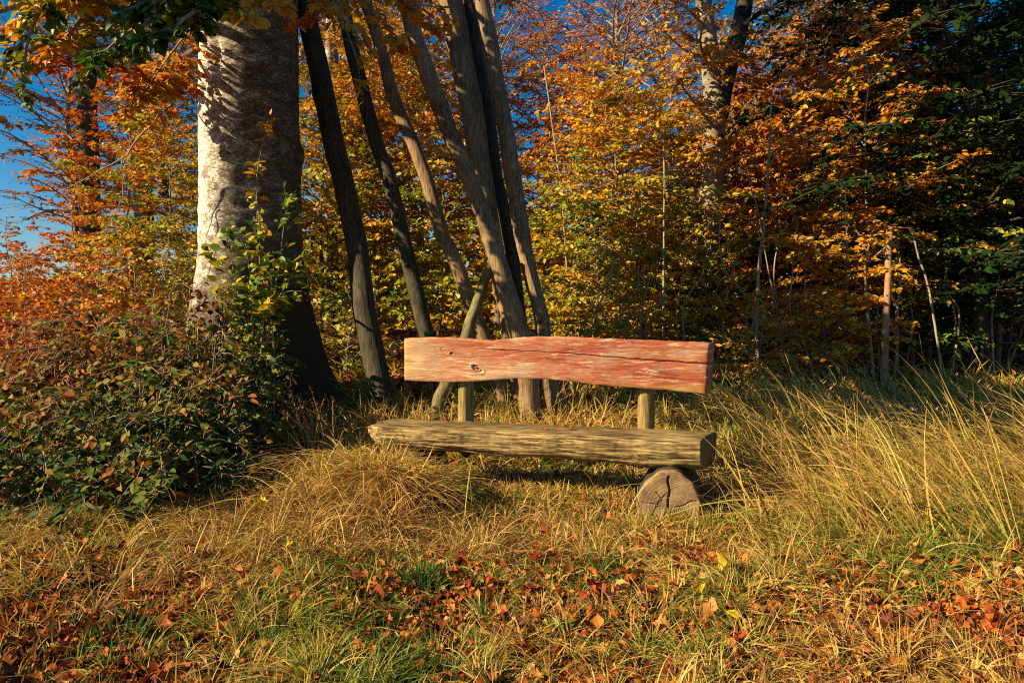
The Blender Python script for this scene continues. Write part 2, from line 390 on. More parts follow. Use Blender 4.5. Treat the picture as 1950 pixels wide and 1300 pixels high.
# seat : half log, flat on top, rounded front
nL, nS = 360, 72
u = np.linspace(0, 1, nL); xs = -blen / 2 + u * blen
a = np.linspace(0, 2 * np.pi, nS, endpoint=False)
V = []
for k in range(nL):
    uu = u[k]
    taper = 1 - .18 * (1 - smooth(uu / .10)) ** 1.5
    dep = (.190 + .004 * fbm1(uu * 9, 1)) * (1 - .25 * (1 - smooth(uu / .07)))     # half depth
    th = (.163 + .006 * fbm1(uu * 7, 2)) * (.80 + .2 * uu) * taper
    ca, sa = np.cos(a), np.sin(a)
    yy = np.sign(ca) * np.abs(ca) ** .5 * dep + .19
    zz = np.where(sa > 0, np.abs(sa) ** .9 * .022, -np.abs(sa) ** .66 * th)
    # weathered lengthwise splits on the front
    gr = 0
    for q, (c0, w0, d0) in enumerate([(3.50, .05, .012), (3.75, .04, .010), (4.05, .05, .014), (4.35, .04, .012), (3.28, .04, .006), (2.0, .05, .008), (1.1, .04, .006)]):
        gr = gr + d0 * np.exp(-((a - c0 - .09 * fbm1(uu * 3.3, 20 + q, 3)) / w0) ** 2) * max(0, .5 + .6 * fbm1(uu * 4.4, 40 + q, 3))
    yy = yy + np.where(ca < 0, 1, -1) * gr * .9
    zz = zz + np.where(sa < 0, 1, -1) * gr * .4
    edge = .0016 * fbm1(uu * 14 + a * .5, 9, 4) + .0008 * np.sin(a * 23 + 3 * fbm1(uu * 3, 6, 3))
    skew = (yy / .35) * .085 * smooth((uu - .93) / .07) + .05 * np.abs(sa) * (uu < .02)      # slanting saw cut at the right end
    V.append(np.stack([xs[k] + skew, yy + edge, .432 + zz + edge * .6 - .004 * uu], -1))
V = np.array(V).reshape(-1, 3)
i, j = np.meshgrid(np.arange(nL - 1), np.arange(nS), indexing='ij'); k2 = (j + 1) % nS
Fq = np.stack([i * nS + j, i * nS + k2, (i + 1) * nS + k2, (i + 1) * nS + j], -1).reshape(-1, 4)
c0 = V[:nS].mean(0) - [.03, 0, 0]; c1 = V[-nS:].mean(0)
V = np.concatenate([V, [c0, c1]]); j = np.arange(nS); k2 = (j + 1) % nS; n0 = nL * nS
caps = np.concatenate([np.stack([np.full(nS, n0), k2, j], -1), np.stack([np.full(nS, n0 + 1), (nL - 1) * nS + j, (nL - 1) * nS + k2], -1)])
make('seat', V, [Fq[:, ::-1], caps[:, ::-1]], M_SEAT, bench)

# backrest : wavy board with a long crack and two knots
DL, DR = 4.50, 4.02
def yD(px):  # depth of the board's front at photo column px (straight board)
    A = W(767, 620, DL); B = W(1350, 620, DR); s = (px - CX) / F
    # intersect ray x = s*y with line A-B
    d = B[:2] - A[:2]; t = (s * A[1] - A[0]) / (d[0] - s * d[1]); return A[1] + t * d[1]
top = [(767, 644), (800, 642), (860, 642), (900, 645), (935, 648), (965, 645), (1000, 641), (1060, 640), (1130, 643), (1200, 646), (1280, 649), (1350, 652)]
bot = [(767, 725), (810, 727), (860, 728), (900, 727), (940, 724), (980, 721), (1040, 722), (1090, 727), (1150, 734), (1200, 738), (1260, 742), (1343, 750)]
def prof(pts):
    L = np.array([to_local(W(px, py, yD(px))) for px, py in pts]); return L
tp, bt = prof(top), prof(bot)
yb = float(tp[:, 1].mean()); x0b, x1b = float(tp[0, 0]), float(tp[-1, 0])
nX, nZ = 420, 110
xs = np.linspace(x0b, x1b, nX)
zt = np.interp(xs, tp[:, 0], tp[:, 2]); zb = np.interp(xs, bt[:, 0], bt[:, 2])
ker = np.hanning(25); ker /= ker.sum()
zt = np.convolve(np.pad(zt, 12, 'edge'), ker, 'valid'); zb = np.convolve(np.pad(zb, 12, 'edge'), ker, 'valid')
zt += .0012 * fbm1(xs * 25, 3); zb += .0010 * fbm1(xs * 16, 4)
s = np.linspace(0, 1, nZ)
XX = np.repeat(xs[:, None], nZ, 1); ZZ = zb[:, None] * (1 - s) + zt[:, None] * s
Th = .062
def lp(px, py): return to_local(W(px, py, yD(px)))
# crack path (photo: from 930,665 to 1345,692)
cr = np.array([lp(890, 664), lp(1000, 668), (lp(1100, 674)), lp(1180, 681), lp(1260, 687), lp(1352, 693)])
cz = np.interp(xs, cr[:, 0], cr[:, 2]) + .0016 * fbm1(xs * 18, 11)
cw = np.interp(xs, [cr[0, 0], cr[2, 0], cr[-1, 0]], [.0012, .0022, .0050])
on = smooth((xs - cr[0, 0]) / .1)
dep = .016 * np.exp(-((ZZ - cz[:, None]) / cw[:, None]) ** 2) * on[:, None] * smooth((xs - cr[0, 0]) / .5)[:, None] ** .5
cr2 = np.array([lp(767, 690), lp(860, 692), lp(920, 700)]); cz2 = np.interp(xs, cr2[:, 0], cr2[:, 2]) + .001 * fbm1(xs * 14, 12)
dep += .004 * np.exp(-((ZZ - cz2[:, None]) / .0016) ** 2) * (xs < cr2[-1, 0])[:, None]
for (px, py, rx, rz_, dd) in [(908, 702, .036, .017, .015), (860, 673, .012, .009, .008), (845, 668, .03, .014, .004)]:
    c = lp(px, py); ang = -.5; dx = XX - c[0]; dz = ZZ - c[2]
    e = np.hypot((dx * math.cos(ang) + dz * math.sin(ang)) / rx, (-dx * math.sin(ang) + dz * math.cos(ang)) / rz_)
    dep += dd * np.exp(-e ** 4 * 1.2) * (1 + .6 * np.sin(e * 9)) - dd * .35 * np.exp(-((e - 1.35) / .3) ** 2)
rnd = .010 * (np.exp(-s / .035) + np.exp(-(1 - s) / .03))[None, :] + .006 * (np.exp(-(xs - x0b) / .01) + np.exp(-(x1b - xs) / .01))[:, None]
YF = yb + dep + rnd + .0006 * np.sin(XX * 9 + ZZ * 60) + .003 * fbm1(XX * 2.5, 8, 3)
xe = XX + (.0014 * fbm1(ZZ * 30, 5, 3)) * (np.abs(XX - x1b) < .02)
# the right saw cut slants so that its end shows; lower corner cut back a little
sl = -.018 * (1 - s)[None, :] * smooth((XX - (x1b - .1)) / .1)
front = np.stack([xe + sl, YF, ZZ], -1)
backY = yb + Th - .012 * (np.exp(-s / .04) + np.exp(-(1 - s) / .04))[None, :] + 0 * XX
bx = xe + sl + (.035 * smooth((XX - (x1b - .1)) / .1))
back = np.stack([bx, backY, ZZ], -1)
V = np.concatenate([front.reshape(-1, 3), back.reshape(-1, 3)]); off = nX * nZ
i, j = np.meshgrid(np.arange(nX - 1), np.arange(nZ - 1), indexing='ij'); b = (i * nZ + j).ravel()
fr = np.stack([b, b + nZ, b + nZ + 1, b + 1], -1)
bk = fr[:, ::-1] + off
ii = np.arange(nX - 1); jj = np.arange(nZ - 1)
tpf = np.stack([ii * nZ + nZ - 1, (ii + 1) * nZ + nZ - 1, (ii + 1) * nZ + nZ - 1 + off, ii * nZ + nZ - 1 + off], -1)
btf = np.stack([ii * nZ, ii * nZ + off, (ii + 1) * nZ + off, (ii + 1) * nZ], -1)
lf = np.stack([jj, jj + 1, jj + 1 + off, jj + off], -1); q = (nX - 1) * nZ
rf = np.stack([q + jj, q + jj + off, q + jj + 1 + off, q + jj + 1], -1)
# object space of the board is centred on it, so its wear pattern sits where it should
o = make('backrest', V - [0, yb, .84], [np.concatenate([fr, bk, tpf, btf, lf, rf])], M_RED, bench); o.location = (0, yb, .84)
o['label'] = 'salmon red weathered wavy board with a long crack'

# two posts behind the board
for (px, pyb, w_, lab) in [(881, 801, .105, None), (1230, 822, .104, None)]:
    D = yD(px) + Th * 1.0
    p = to_local(W(px, pyb, D)); px_ = p[0]; py_ = yb + Th + w_ / 2 - .012
    P = resample([(px_ + .002, py_ + .004, .275), (px_, py_, .3), (px_ + .004, py_, .90)], 60)
    Vt, Ft = tube(P, w_ / 2, 40, lambda a, s: 1 + .03 * np.sin(3 * a + 5 * s) + .02 * np.sin(7 * a + 2) - .10 * np.exp(-((a - 4.3 - .1 * np.sin(9 * s)) / .06) ** 2))
    make('post', Vt, Ft, M_POST, bench)

# two log supports lying under the seat, sawn end to the camera
def support(px, D, half, h, yback):
    c = to_local(W(px, 620, D)); n, m, nr = 40, 260, 40
    aa = np.linspace(0, 2 * np.pi, m, endpoint=False)
    shape = 1 + .035 * np.sin(2 * aa + 1) + .02 * np.sin(5 * aa) + .012 * np.sin(11 * aa)
    X0 = np.cos(aa) * half * shape * 1.02; Z0 = np.sin(aa) * half * shape * 1.36
    r_ = np.linspace(1, 0.02, nr); cz_ = h - half * 1.36
    ringsV = []
    for rr in r_:
        x_, z_ = X0 * rr, Z0 * rr; d = np.zeros(m)
        for (ang, wd, r0, r1, dd) in [(1.53, .0045, .05, 1.0, .03), (2.9, .003, .25, .8, .012), (.35, .003, .2, .9, .012), (4.2, .005, .1, .7, .012), (2.2, .003, .3, .6, .008), (5.4, .004, .1, .8, .012)]:
            dist = np.abs(-math.sin(ang + .05 * math.sin(rr * 11)) * x_ + math.cos(ang + .05 * math.sin(rr * 11)) * z_)
            fwd = (math.cos(ang) * x_ + math.sin(ang) * z_) / half
            d += dd * np.exp(-(dist / wd) ** 2) * ((fwd > r0) & (fwd < r1 + .1))
        d += .010 * max(0, (rr - .93) / .07) ** 2 + .0006 * np.sin(rr * 60)
        ringsV.append(np.stack([x_, d, z_], -1))
    body = []
    for yy in np.linspace(.02, yback, n):
        g = 1 + .012 * np.sin(aa * 13 + yy * 7) + .01 * np.sin(yy * 30)
        body.append(np.stack([X0 * g * (1 + .02 * min(1, yy * 20)), np.full(m, yy), Z0 * g], -1))
    E = np.array(ringsV[::-1]).reshape(-1, 3); B = np.array([ringsV[0]] + body).reshape(-1, 3)
    def grid(nn, flip):
        i, j = np.meshgrid(np.arange(nn - 1), np.arange(m), indexing='ij'); k = (j + 1) % m
        f = np.stack([i * m + j, i * m + k, (i + 1) * m + k, (i + 1) * m + j], -1).reshape(-1, 4); return f[:, ::-1] if flip else f
    f2 = grid(len(body) + 1, False)
    lg = make('support_log', B, [f2], M_POLE_DARK, bench); lg.location = (c[0], c[1], cz_)
    ef = make('sawn_end', E, [grid(nr, False)], M_END, lg)
    return lg
support(1274, 3.70, .163, .292, .42)
support(772, 4.20, .120, .300, .40)
pass

# ------------------------------------------------------------------ leaning poles
poles = [
 ('dark thick leaning pole, leftmost, next to the big pale trunk', 'D', 7.6, 7.0, [(582, -60, 38), (590, 45, 40), (629, 225, 43), (663, 381, 43), (681, 480, 44), (705, 646, 48), (734, 790, 46)]),
 ('dark slender pole, second from the big trunk, ending behind the left of the backrest', 'D', 7.5, 7.0, [(640, -60, 25), (660, 45, 27), (701, 208, 29), (742, 346, 28), (774, 480, 30), (814, 638, 31), (850, 790, 30)]),
 ('grey slender pole, third from the big trunk, crossed by the short slanted pole', 'P', 7.3, 6.9, [(680, -60, 22), (727, 104, 24), (760, 208, 26), (802, 311, 26), (841, 446, 29), (860, 480, 28), (918, 638, 29), (966, 785, 27)]),
 ('sunlit pale pole without bark, the foremost of the leaning bundle', 'P', 6.6, 6.5, [(748, -60, 30), (768, 0, 31), (802, 104, 33), (841, 208, 34), (880, 311, 33), (932, 446, 35), (969, 563, 37), (991, 638, 44), (1006, 729, 44), (1014, 806, 42)]),
 ('broad brown pole standing just behind the sunlit pale pole', 'P', 7.0, 6.95, [(848, -60, 46), (860, 0, 48), (878, 104, 48), (896, 208, 48), (914, 311, 46), (935, 446, 44), (958, 563, 36), (975, 660, 32), (994, 790, 30)]),
 ('thin blackish pole squeezed between the broad brown pole and the knotty one', 'D', 7.25, 7.1, [(876, -60, 26), (888, 0, 26), (925, 208, 28), (948, 346, 28), (968, 446, 28), (990, 600, 30), (1030, 790, 34)]),
 ('knotty pale brown pole, rightmost of the leaning poles', 'P', 6.9, 6.8, [(900, -60, 32), (915, 0, 32), (936, 104, 36), (955, 208, 32), (971, 311, 34), (995, 446, 34), (1002, 480, 30), (1029, 605, 31), (1034, 638, 33), (1045, 729, 44), (1058, 785, 46)]),
 ('short mossy pole slanting the other way across the leaning poles', 'M', 6.72, 6.3, [(948, 478, 17), (936, 501, 19), (913, 560, 21), (890, 638, 24), (858, 710, 27), (836, 770, 28), (828, 800, 28)]),
]
M_MOSSY = wood_mat('mossy_pole', [(.36, (.06, .05, .02)), (.5, (.16, .13, .045)), (.66, (.28, .22, .09))], 2, 10, 5, .5, moss=((.12, .13, .025), .5), crack=.8)
for pi, (lab, kd, Dt, Db, pts) in enumerate(poles):
    n = len(pts); P = []; Rr = []
    y0, y1 = pts[0][1], pts[-1][1]
    for (px, py, w_) in pts:
        D = Dt + (Db - Dt) * (py - y0) / (y1 - y0); P.append(W(px, py, D)); Rr.append(w_ / 2 / F * D * .93)
    P = np.array(P); Rr = np.array(Rr)
    # carry the top on upwards (out of frame) unless it is the short one, and sink the foot into the soil
    if kd != 'M':
        ext = P[0] + unit(P[0] - P[1]) * 2.2; P = np.vstack([ext, P]); Rr = np.r_[Rr[0] * .85, Rr]
    ft = P[-1] + unit(P[-1] - P[-2]) * .35; P = np.vstack([P, ft]); Rr = np.r_[Rr, Rr[-1]]
    base = np.array([P[-1][0], P[-1][1], 0])
    n = 320; C = resample(P, n); rr = resample(np.stack([Rr, Rr, Rr], -1), n)[:, 0]
    sN = np.linspace(0, 6, n); r2 = np.random.default_rng(100 + pi)
    C[:, 0] += .008 * fbm1(sN * 1.7, 60 + pi, 3)
    kn = [(r2.uniform(.1, .95), r2.uniform(3.0, 6.0)) for _ in range(18)]; kn_ = [(r2.uniform(.006, .012), r2.choice([-.12, .14])) for _ in kn]
    def dr(a, s, kn=kn, pi=pi, kn_=kn_):
        g = 1 + .035 * np.sin(2 * a + pi) + .02 * np.sin(3 * a + s * 9 + pi) + .012 * np.sin(9 * a + pi * 2) 
        for (ks, ka), (kw, kh) in zip(kn, kn_): g = g + kh * np.exp(-((s - ks) / kw) ** 2 - ((np.angle(np.exp(1j * (a - ka)))) / .35) ** 2)
        return g
    Vt, Ft = tube(C, rr, 36, dr)
    ob = make('leaning_pole', Vt - base, Ft, {'D': M_POLE_DARK, 'P': M_POLE, 'M': M_MOSSY}[kd]); ob.location = base
    tag(ob, lab, 'pole', 'poles leaning behind the bench')

# ------------------------------------------------------------------ big beech
TX, TY = W(482, 620, 7.2)[:2]; tz = float(terrain(TX, TY))
beech = empty('beech_tree', (TX, TY, tz), 'massive old beech with silvery white sunlit bark and overhanging autumn branches, left of the bench', 'tree')
nr_, ns_ = 420, 160
zz = np.linspace(-.25, 13, nr_)[:, None]; aa = np.linspace(0, 2 * np.pi, ns_, endpoint=False)[None]
sF = 7.2 / F
def tr_r(z):  # half width by height
    hh = [(-.3, 165), (0, 168), (.2, 150), (.45, 134), (.9, 118), (1.25, 106), (1.6, 98), (2.2, 96), (3.2, 94), (5, 88), (9, 75), (14, 55)]
    return np.interp(z, [q[0] for q in hh], [q[1] for q in hh]) * sF * .955
rad = tr_r(zz) * (1 + 0 * aa)
fl = np.clip(1.5 - zz, 0, 2)
rad = rad * (1 + (.07 * np.cos(3 * aa + .6) + .05 * np.cos(5 * aa + 2.1) + .03 * np.cos(8 * aa)) * (.25 + fl * 1.25))
rad = rad + .012 * np.sin(4 * aa + zz * 1.3) + .006 * np.sin(7 * aa - zz * 2.2) + .0035 * np.sin(zz * 26 + 2 * np.sin(aa * 3)) + .002 * np.sin(zz * 61 + 3 * np.sin(aa * 2))
def ab(a0): return np.angle(np.exp(1j * (aa - a0)))
rad = rad + .05 * np.exp(-(ab(0.0) / .22) ** 2 - ((zz - 2.65) / .14) ** 2)                                # burl on the right edge
rad = rad - .05 * np.exp(-(ab(-.55 + .1 * np.sin(zz * 3)) / .10) ** 2) * smooth((1.5 - zz) / .6)           # dark furrow in the foot
rad = rad - .04 * np.exp(-(ab(-1.25 + .15 * np.sin(zz * 2)) / .08) ** 2) * smooth((1.1 - zz) / .6)
for a0, z0, d0, sa_, sz_ in [(-1.9, 3.5, -.05, .09, .16), (-2.2, 3.2, -.03, .07, .12), (-1.0, 3.0, -.03, .06, .16), (-1.1, 2.1, .02, .2, .1), (-2.4, 1.2, .03, .3, .2)]:
    rad = rad + d0 * np.exp(-(ab(a0) / sa_) ** 2 - ((zz - z0) / sz_) ** 2)
VV = np.stack([np.cos(aa) * rad + .0 * zz, np.sin(aa) * rad, zz + 0 * aa], -1).reshape(-1, 3)
VV[:, 0] += np.interp(VV[:, 2], [0, 1, 2, 5, 13], [.05, .0, -.01, .0, .3])
i, j = np.meshgrid(np.arange(nr_ - 1), np.arange(ns_), indexing='ij'); k = (j + 1) % ns_
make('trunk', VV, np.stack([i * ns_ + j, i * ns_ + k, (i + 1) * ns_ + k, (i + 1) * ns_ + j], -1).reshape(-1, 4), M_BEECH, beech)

def spray(bufL, bufW, P, rad0, rng, leafs, dens, v0, vsd, twig_len, tw_every=.12, flat=.5, tsides=4):
    """a leafy branch: centre line P, side twigs in a flattish plane, leaves on all of them"""
    P = np.asarray(P); n = len(P); seg = np.linalg.norm(np.diff(P, axis=0), axis=1); L = seg.sum()
    if bufW is not None:
        v_, f_ = tube(P, np.linspace(rad0, rad0 * .25, n), 6, cap=False); bufW.add(v_, f_)
    cum = np.r_[0, np.cumsum(seg)] / L
    m = max(2, int(L / tw_every)); ts = np.sort(rng.uniform(.12, 1, m)); A = []; B = []; Sd = []
    for q, t in enumerate(ts):
        p = np.array([np.interp(t, cum, P[:, c]) for c in range(3)]); t2 = min(1, t + .05)
        d = np.array([np.interp(t2, cum, P[:, c]) for c in range(3)]) - np.array([np.interp(t2 - .08, cum, P[:, c]) for c in range(3)]); d = d / (np.linalg.norm(d) + 1e-9)
        sd = (1 if q % 2 else -1); s_ = np.cross(d, [0, 0, 1.0]); s_ /= np.linalg.norm(s_) + 1e-9
        dd = d * rng.uniform(.4, 1) + s_ * sd * rng.uniform(.5, 1) + np.array([0, 0, rng.normal(0, flat * .5)])
        dd /= np.linalg.norm(dd); l = twig_len * (1.15 - .7 * t) * rng.uniform(.5, 1.3)
        e = p + dd * l + np.array([0, 0, -.12 * l])
        A.append(p); B.append(e)
        if bufW is not None and tsides:
            v_, f_ = tube(np.array([p, (p + e) / 2 + [0, 0, .02 * l], e]), [max(rad0 * .3, .003), max(rad0 * .22, .002), .0015], 3, cap=False); bufW.add(v_, f_)
    A.append(P[-2]); B.append(P[-1]); A = np.array(A); B = np.array(B)
    ln = np.linalg.norm(B - A, axis=1); cnt = np.maximum(2, (ln * dens * rng.uniform(.7, 1.3, len(ln))).astype(int))
    idx = np.repeat(np.arange(len(A)), cnt); t = rng.uniform(.08, 1.03, len(idx))[:, None]
    pos = A[idx] * (1 - t) + B[idx] * t + rng.normal(0, leafs * .18, (len(idx), 3))
    d = unit(B[idx] - A[idx]); up = np.array([0, 0, 1.0]); s_ = unit(np.cross(d, up)); sd = np.where(rng.random(len(idx)) < .5, 1, -1)[:, None]
    ld_ = d * rng.uniform(.2, .9, (len(idx), 1)) + s_ * sd * rng.uniform(.4, 1, (len(idx), 1)) + np.array([0, 0, -.25]) + rng.normal(0, .28, (len(idx), 3))
    nr = np.array([-.45, -.5, .85]) + rng.normal(0, .5, (len(idx), 3))
    V_, F_, v_ = leaf_arrays(pos, ld_, unit(nr), leafs * rng.uniform(.45, 1.35, len(idx)), v0 + rng.normal(0, vsd, len(idx)) + rng.normal(0, vsd * .5), rng)
    bufL.add(V_, F_, v=v_)

# overhanging branches of the beech in view (photo pixel path, distance)
def bp(L, near=0): return resample([W(p[0], p[1], p[2] - near * min(1, max(0, (6.6 - p[2]) / .5))) - np.array([TX, TY, tz]) for p in L], 14)
rng = np.random.default_rng(21)
over = [  # path, radius, palette centre, twig length, leaf count per m
 ([(470, -160, 6.9), (330, -60, 6.0), (180, 0, 5.2), (40, 20, 4.8), (-80, 60, 4.6)], .035, .45, .45, 60),
 ([(430, -120, 6.8), (300, 10, 6.0), (190, 60, 5.5), (90, 90, 5.2), (30, 130, 5.0)], .03, .30, .42, 60),
 ([(480, -200, 6.6), (400, -60, 5.6), (330, 20, 5.0), (250, 70, 4.7), (190, 120, 4.6)], .03, .14, .40, 60),
 ([(420, -80, 6.7), (360, 60, 6.1), (250, 100, 5.8), (150, 100, 5.6), (50, 40, 5.4)], .03, .20, .40, 55),
 ([(350, 160, 7.0), (310, 155, 6.4), (240, 140, 6.0), (130, 130, 5.7), (60, 140, 5.5)], .022, .74, .34, 60),
 ([(370, 100, 7.0), (330, 130, 6.5), (290, 170, 6.2), (260, 200, 6.0), (240, 225, 5.9)], .015, .50, .28, 70),
 ([(350, 180, 6.9), (330, 200, 6.7), (310, 215, 6.5), (290, 235, 6.4)], .012, .68, .18, 55),
 ([(500, -160, 6.4), (460, -60, 5.2), (420, 0, 4.6), (360, 40, 4.3), (330, 70, 4.2)], .02, .12, .35, 70),
 ([(540, -160, 6.4), (580, -60, 5.4), (620, -10, 4.9), (660, 40, 4.6), (690, 90, 4.5)], .02, .50, .30, 60),
 ([(560, -190, 6.4), (640, -80, 5.4), (720, -20, 4.9), (780, 10, 4.7), (830, 20, 4.6)], .018, .52, .30, 50),
 ([(540, -140, 6.2), (600, -40, 5.6), (650, 40, 5.3), (680, 110, 5.2), (690, 170, 5.2)], .012, .44, .20, 50),
 ([(460, -160, 6.2), (500, -60, 4.8), (520, -10, 4.4), (510, 20, 4.2), (470, 40, 4.1)], .012, .55, .25, 60),
 ([(560, -180, 6.2), (640, -60, 5.2), (720, 30, 4.9), (760, 80, 4.8)], .012, .50, .26, 45),
 ([(200, -120, 5.4), (120, -20, 5.0), (70, 60, 4.8), (55, 130, 4.7), (50, 180, 4.7)], .015, .26, .26, 60),
 ([(500, -220, 6.6), (300, -100, 5.4), (200, -40, 5.0), (100, -10, 4.8), (0, -10, 4.6)], .03, .40, .45, 65),
 ([(600, -200, 6.6), (500, -100, 5.0), (420, -30, 4.6), (330, 0, 4.4), (260, 20, 4.3)], .03, .10, .42, 70),
]
over += [
 ([(370, 60, 6.9), (330, 110, 6.4), (300, 150, 6.2), (270, 190, 6.0)], .012, .60, .34, 60),
 ([(370, 150, 7.0), (330, 175, 6.6), (280, 215, 6.4), (250, 240, 6.2)], .010, .56, .26, 60),
 ([(360, -60, 6.4), (220, -20, 5.6), (110, 20, 5.2), (20, 60, 5.0)], .02, .52, .40, 60),
 ([(300, -60, 6.0), (200, 10, 5.4), (120, 90, 5.1), (60, 120, 5.0)], .02, .58, .36, 60),
 ([(600, -120, 6.2), (700, -30, 5.6), (790, 20, 5.3), (830, 60, 5.2)], .012, .54, .28, 60),
 ([(620, -120, 6.0), (640, -20, 5.6), (600, 30, 5.4), (560, 45, 5.3)], .012, .60, .28, 60),
 ([(700, -120, 6.0), (800, -40, 5.6), (900, -10, 5.4), (960, 0, 5.3)], .012, .56, .26, 55),
 ([(480, -160, 6.4), (380, -20, 5.4), (300, 60, 5.0), (230, 110, 4.9)], .015, .22, .34, 60),
]
bl, bw = Buf(), Buf()
for P, r0, vc, tl, dn in over: spray(bl, bw, bp(P, .6), r0, rng, .072, dn * 1.25, 1 + vc + .02, .07, tl, .07)
bw.build('branch', M_TWIG, beech); bl.build('foliage', M_LEAF, beech)
# bare forked twigs hanging left of the trunk
for P, r0 in [([(330, 205, 6.4), (300, 230, 6.4), (260, 275, 6.4), (237, 305, 6.4), (190, 330, 6.4), (132, 362, 6.4)], .011), ([(237, 305, 6.4), (238, 350, 6.4), (230, 395, 6.4), (200, 445, 6.4)], .007),
              ([(160, 125, 5.8), (210, 140, 6), (290, 155, 6.3), (372, 160, 7)], .009), ([(575, 398, 7.2), (620, 420, 7.2), (680, 415, 7.3), (740, 400, 7.3), (800, 360, 7.3)], .010),
              ([(582, 560, 7.15), (600, 572, 6.9), (608, 580, 6.8)], .022), ([(600, 30, 6.6), (640, 70, 6.6), (700, 95, 6.6), (790, 118, 6.5)], .007)]:
    C = bp(P); v_, f_ = tube(C + np.random.default_rng(3).normal(0, .006, C.shape), np.linspace(r0, r0 * .4, 14), 7, cap=False); make('bare_branch', v_, f_, M_TWIG, beech)
# high crown (out of frame, shades the right of the clearing)
cl, cw_ = Buf(), Buf(); rng = np.random.default_rng(8)
for q in range(90):
    z0 = rng.uniform(8.2, 13); az = rng.uniform(0, 6.28); L = rng.uniform(2.0, 3.8)
    L *= .85; e = np.array([math.cos(az) * L + 1.0 - (z0 - 8.2) * .55, math.sin(az) * L - 1.9, z0 + rng.uniform(.2, 2.0)])
    P = resample([(0, 0, z0 - .8), e * [.5, .5, 0] + [0, 0, z0 + .4], e], 8)
    spray(cl, cw_, P, .07, rng, .15, 60, 1.4, .15, 1.4, .22, flat=.8, tsides=0)
for q in range(14):     # unseen low limbs added above the frame, leafy at their ends, shading right ground
    c = np.array([-4.7, 3.2, 5.1] if q % 2 else [-4.9, 2.4, 5.1]) + rng.uniform(-.6, .6, 3) * [1.3, 1, .8] - [TX, TY, tz]
    P = resample([(0, 0, 3.6 + .08 * q), (c[0] * .3 - .6, c[1] * .35, 4.6 + .05 * q), (c[0] * .75 - .4, c[1] * .75, c[2] + .1), c], 12)
    v_, f_ = tube(P[:9], np.linspace(.07, .035, 9), 6, cap=False); cw_.add(v_, f_)
    spray(cl, cw_, P[8:], .03, rng, .13, 60, 1.4, .15, .9, .07, flat=1.2, tsides=0)
cw_.build('limb', M_TRUNK, beech); cl.build('crown', M_LEAF, beech)

# ------------------------------------------------------------------ generic forest trees
def tree_mesh(seed, h, r0, lo, spread, nb, leafs, dens, tl, every=.25, lean=0.0, shape='dome', fork=False, vsd=.08, up=.35, bare_top=0):
    rng = np.random.default_rng(seed); L, Wd, T = Buf(), Buf(), Buf()
    ctrl = [(0, 0, -.2)]; x = y = 0
    for k in range(1, 6):
        x += rng.normal(0, .03 * h * .5) + lean * h / 5; y += rng.normal(0, .02 * h * .5); ctrl.append((x, y, h * k / 5))
    C = resample(ctrl, 26); v_, f_ = tube(C, np.linspace(r0, r0 * .12, 26) , 9, cap=False); T.add(v_, f_)
    zs = C[:, 2]
    for q in range(nb):
        t = lo + (1 - lo) * ((q + rng.random()) / nb); z0 = t * h
        p = np.array([np.interp(z0, zs, C[:, 0]), np.interp(z0, zs, C[:, 1]), z0]); az = q * 2.4 + rng.normal(0, .4)
        tt = (t - lo) / (1 - lo)
        prof_ = {'dome': math.sin(math.pi * min(1, .25 + .75 * tt)) ** .6 + .15, 'cone': 1.1 - tt * .95, 'bush': (1 - tt ** 2) * .9 + .15}[shape]
        l = spread * prof_ * rng.uniform(.6, 1.25); el = up * (.2 + tt) + rng.normal(0, .12)
        d = np.array([math.cos(az), math.sin(az), el]); mid = p + d * l * .5 + [0, 0, .06 * l] + rng.normal(0, .05 * l, 3); e = p + d * l + [0, 0, -.06 * l]
        spray(L, Wd, resample([p, mid, e], 7), max(r0 * .28 * (1 - .6 * tt), .006), rng, leafs, dens, 1.0, vsd, tl * prof_, every, flat=.35)
    return T, L, Wd

MESH = {}
def tree_variant(key, **kw):
    T, L, Wd = tree_mesh(**kw)
    MESH[key] = (T, L, Wd, kw['h'])
tree_variant('young_a', seed=1, h=4.2, r0=.035, lo=.10, spread=1.25, nb=62, leafs=.074, dens=45, tl=.55, every=.10)
tree_variant('young_b', seed=2, h=4.8, r0=.04, lo=.14, spread=1.35, nb=66, leafs=.074, dens=43, tl=.6, every=.11)
tree_variant('young_c', seed=3, h=3.4, r0=.028, lo=.05, spread=1.15, nb=54, leafs=.074, dens=48, tl=.5, every=.10, shape='bush')
tree_variant('young_d', seed=4, h=5.4, r0=.045, lo=.20, spread=1.5, nb=60, leafs=.074, dens=40, tl=.6, every=.12, up=.5)
tree_variant('mid_a', seed=5, h=9.0, r0=.12, lo=.22, spread=2.4, nb=80, leafs=.10, dens=24, tl=.95, every=.16, up=.6)
tree_variant('mid_b', seed=6, h=10.5, r0=.14, lo=.28, spread=2.6, nb=80, leafs=.10, dens=22, tl=1.0, every=.17, up=.7)
tree_variant('sparse_a', seed=7, h=12.0, r0=.15, lo=.30, spread=2.8, nb=70, leafs=.09, dens=9, tl=1.1, every=.17, up=.9)
tree_variant('sparse_b', seed=9, h=13.0, r0=.17, lo=.35, spread=3.0, nb=70, leafs=.09, dens=6, tl=1.1, every=.17, up=1.0)
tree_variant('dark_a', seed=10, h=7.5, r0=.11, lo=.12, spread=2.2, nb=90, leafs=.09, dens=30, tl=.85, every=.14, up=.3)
tree_variant('bush_a', seed=12, h=1.9, r0=.02, lo=.02, spread=1.0, nb=46, leafs=.075, dens=34, tl=.42, every=.09, shape='bush', up=.8)
tree_variant('bush_b', seed=13, h=1.3, r0=.015, lo=.02, spread=.8, nb=40, leafs=.070, dens=30, tl=.36, every=.09, shape='bush', up=.9)
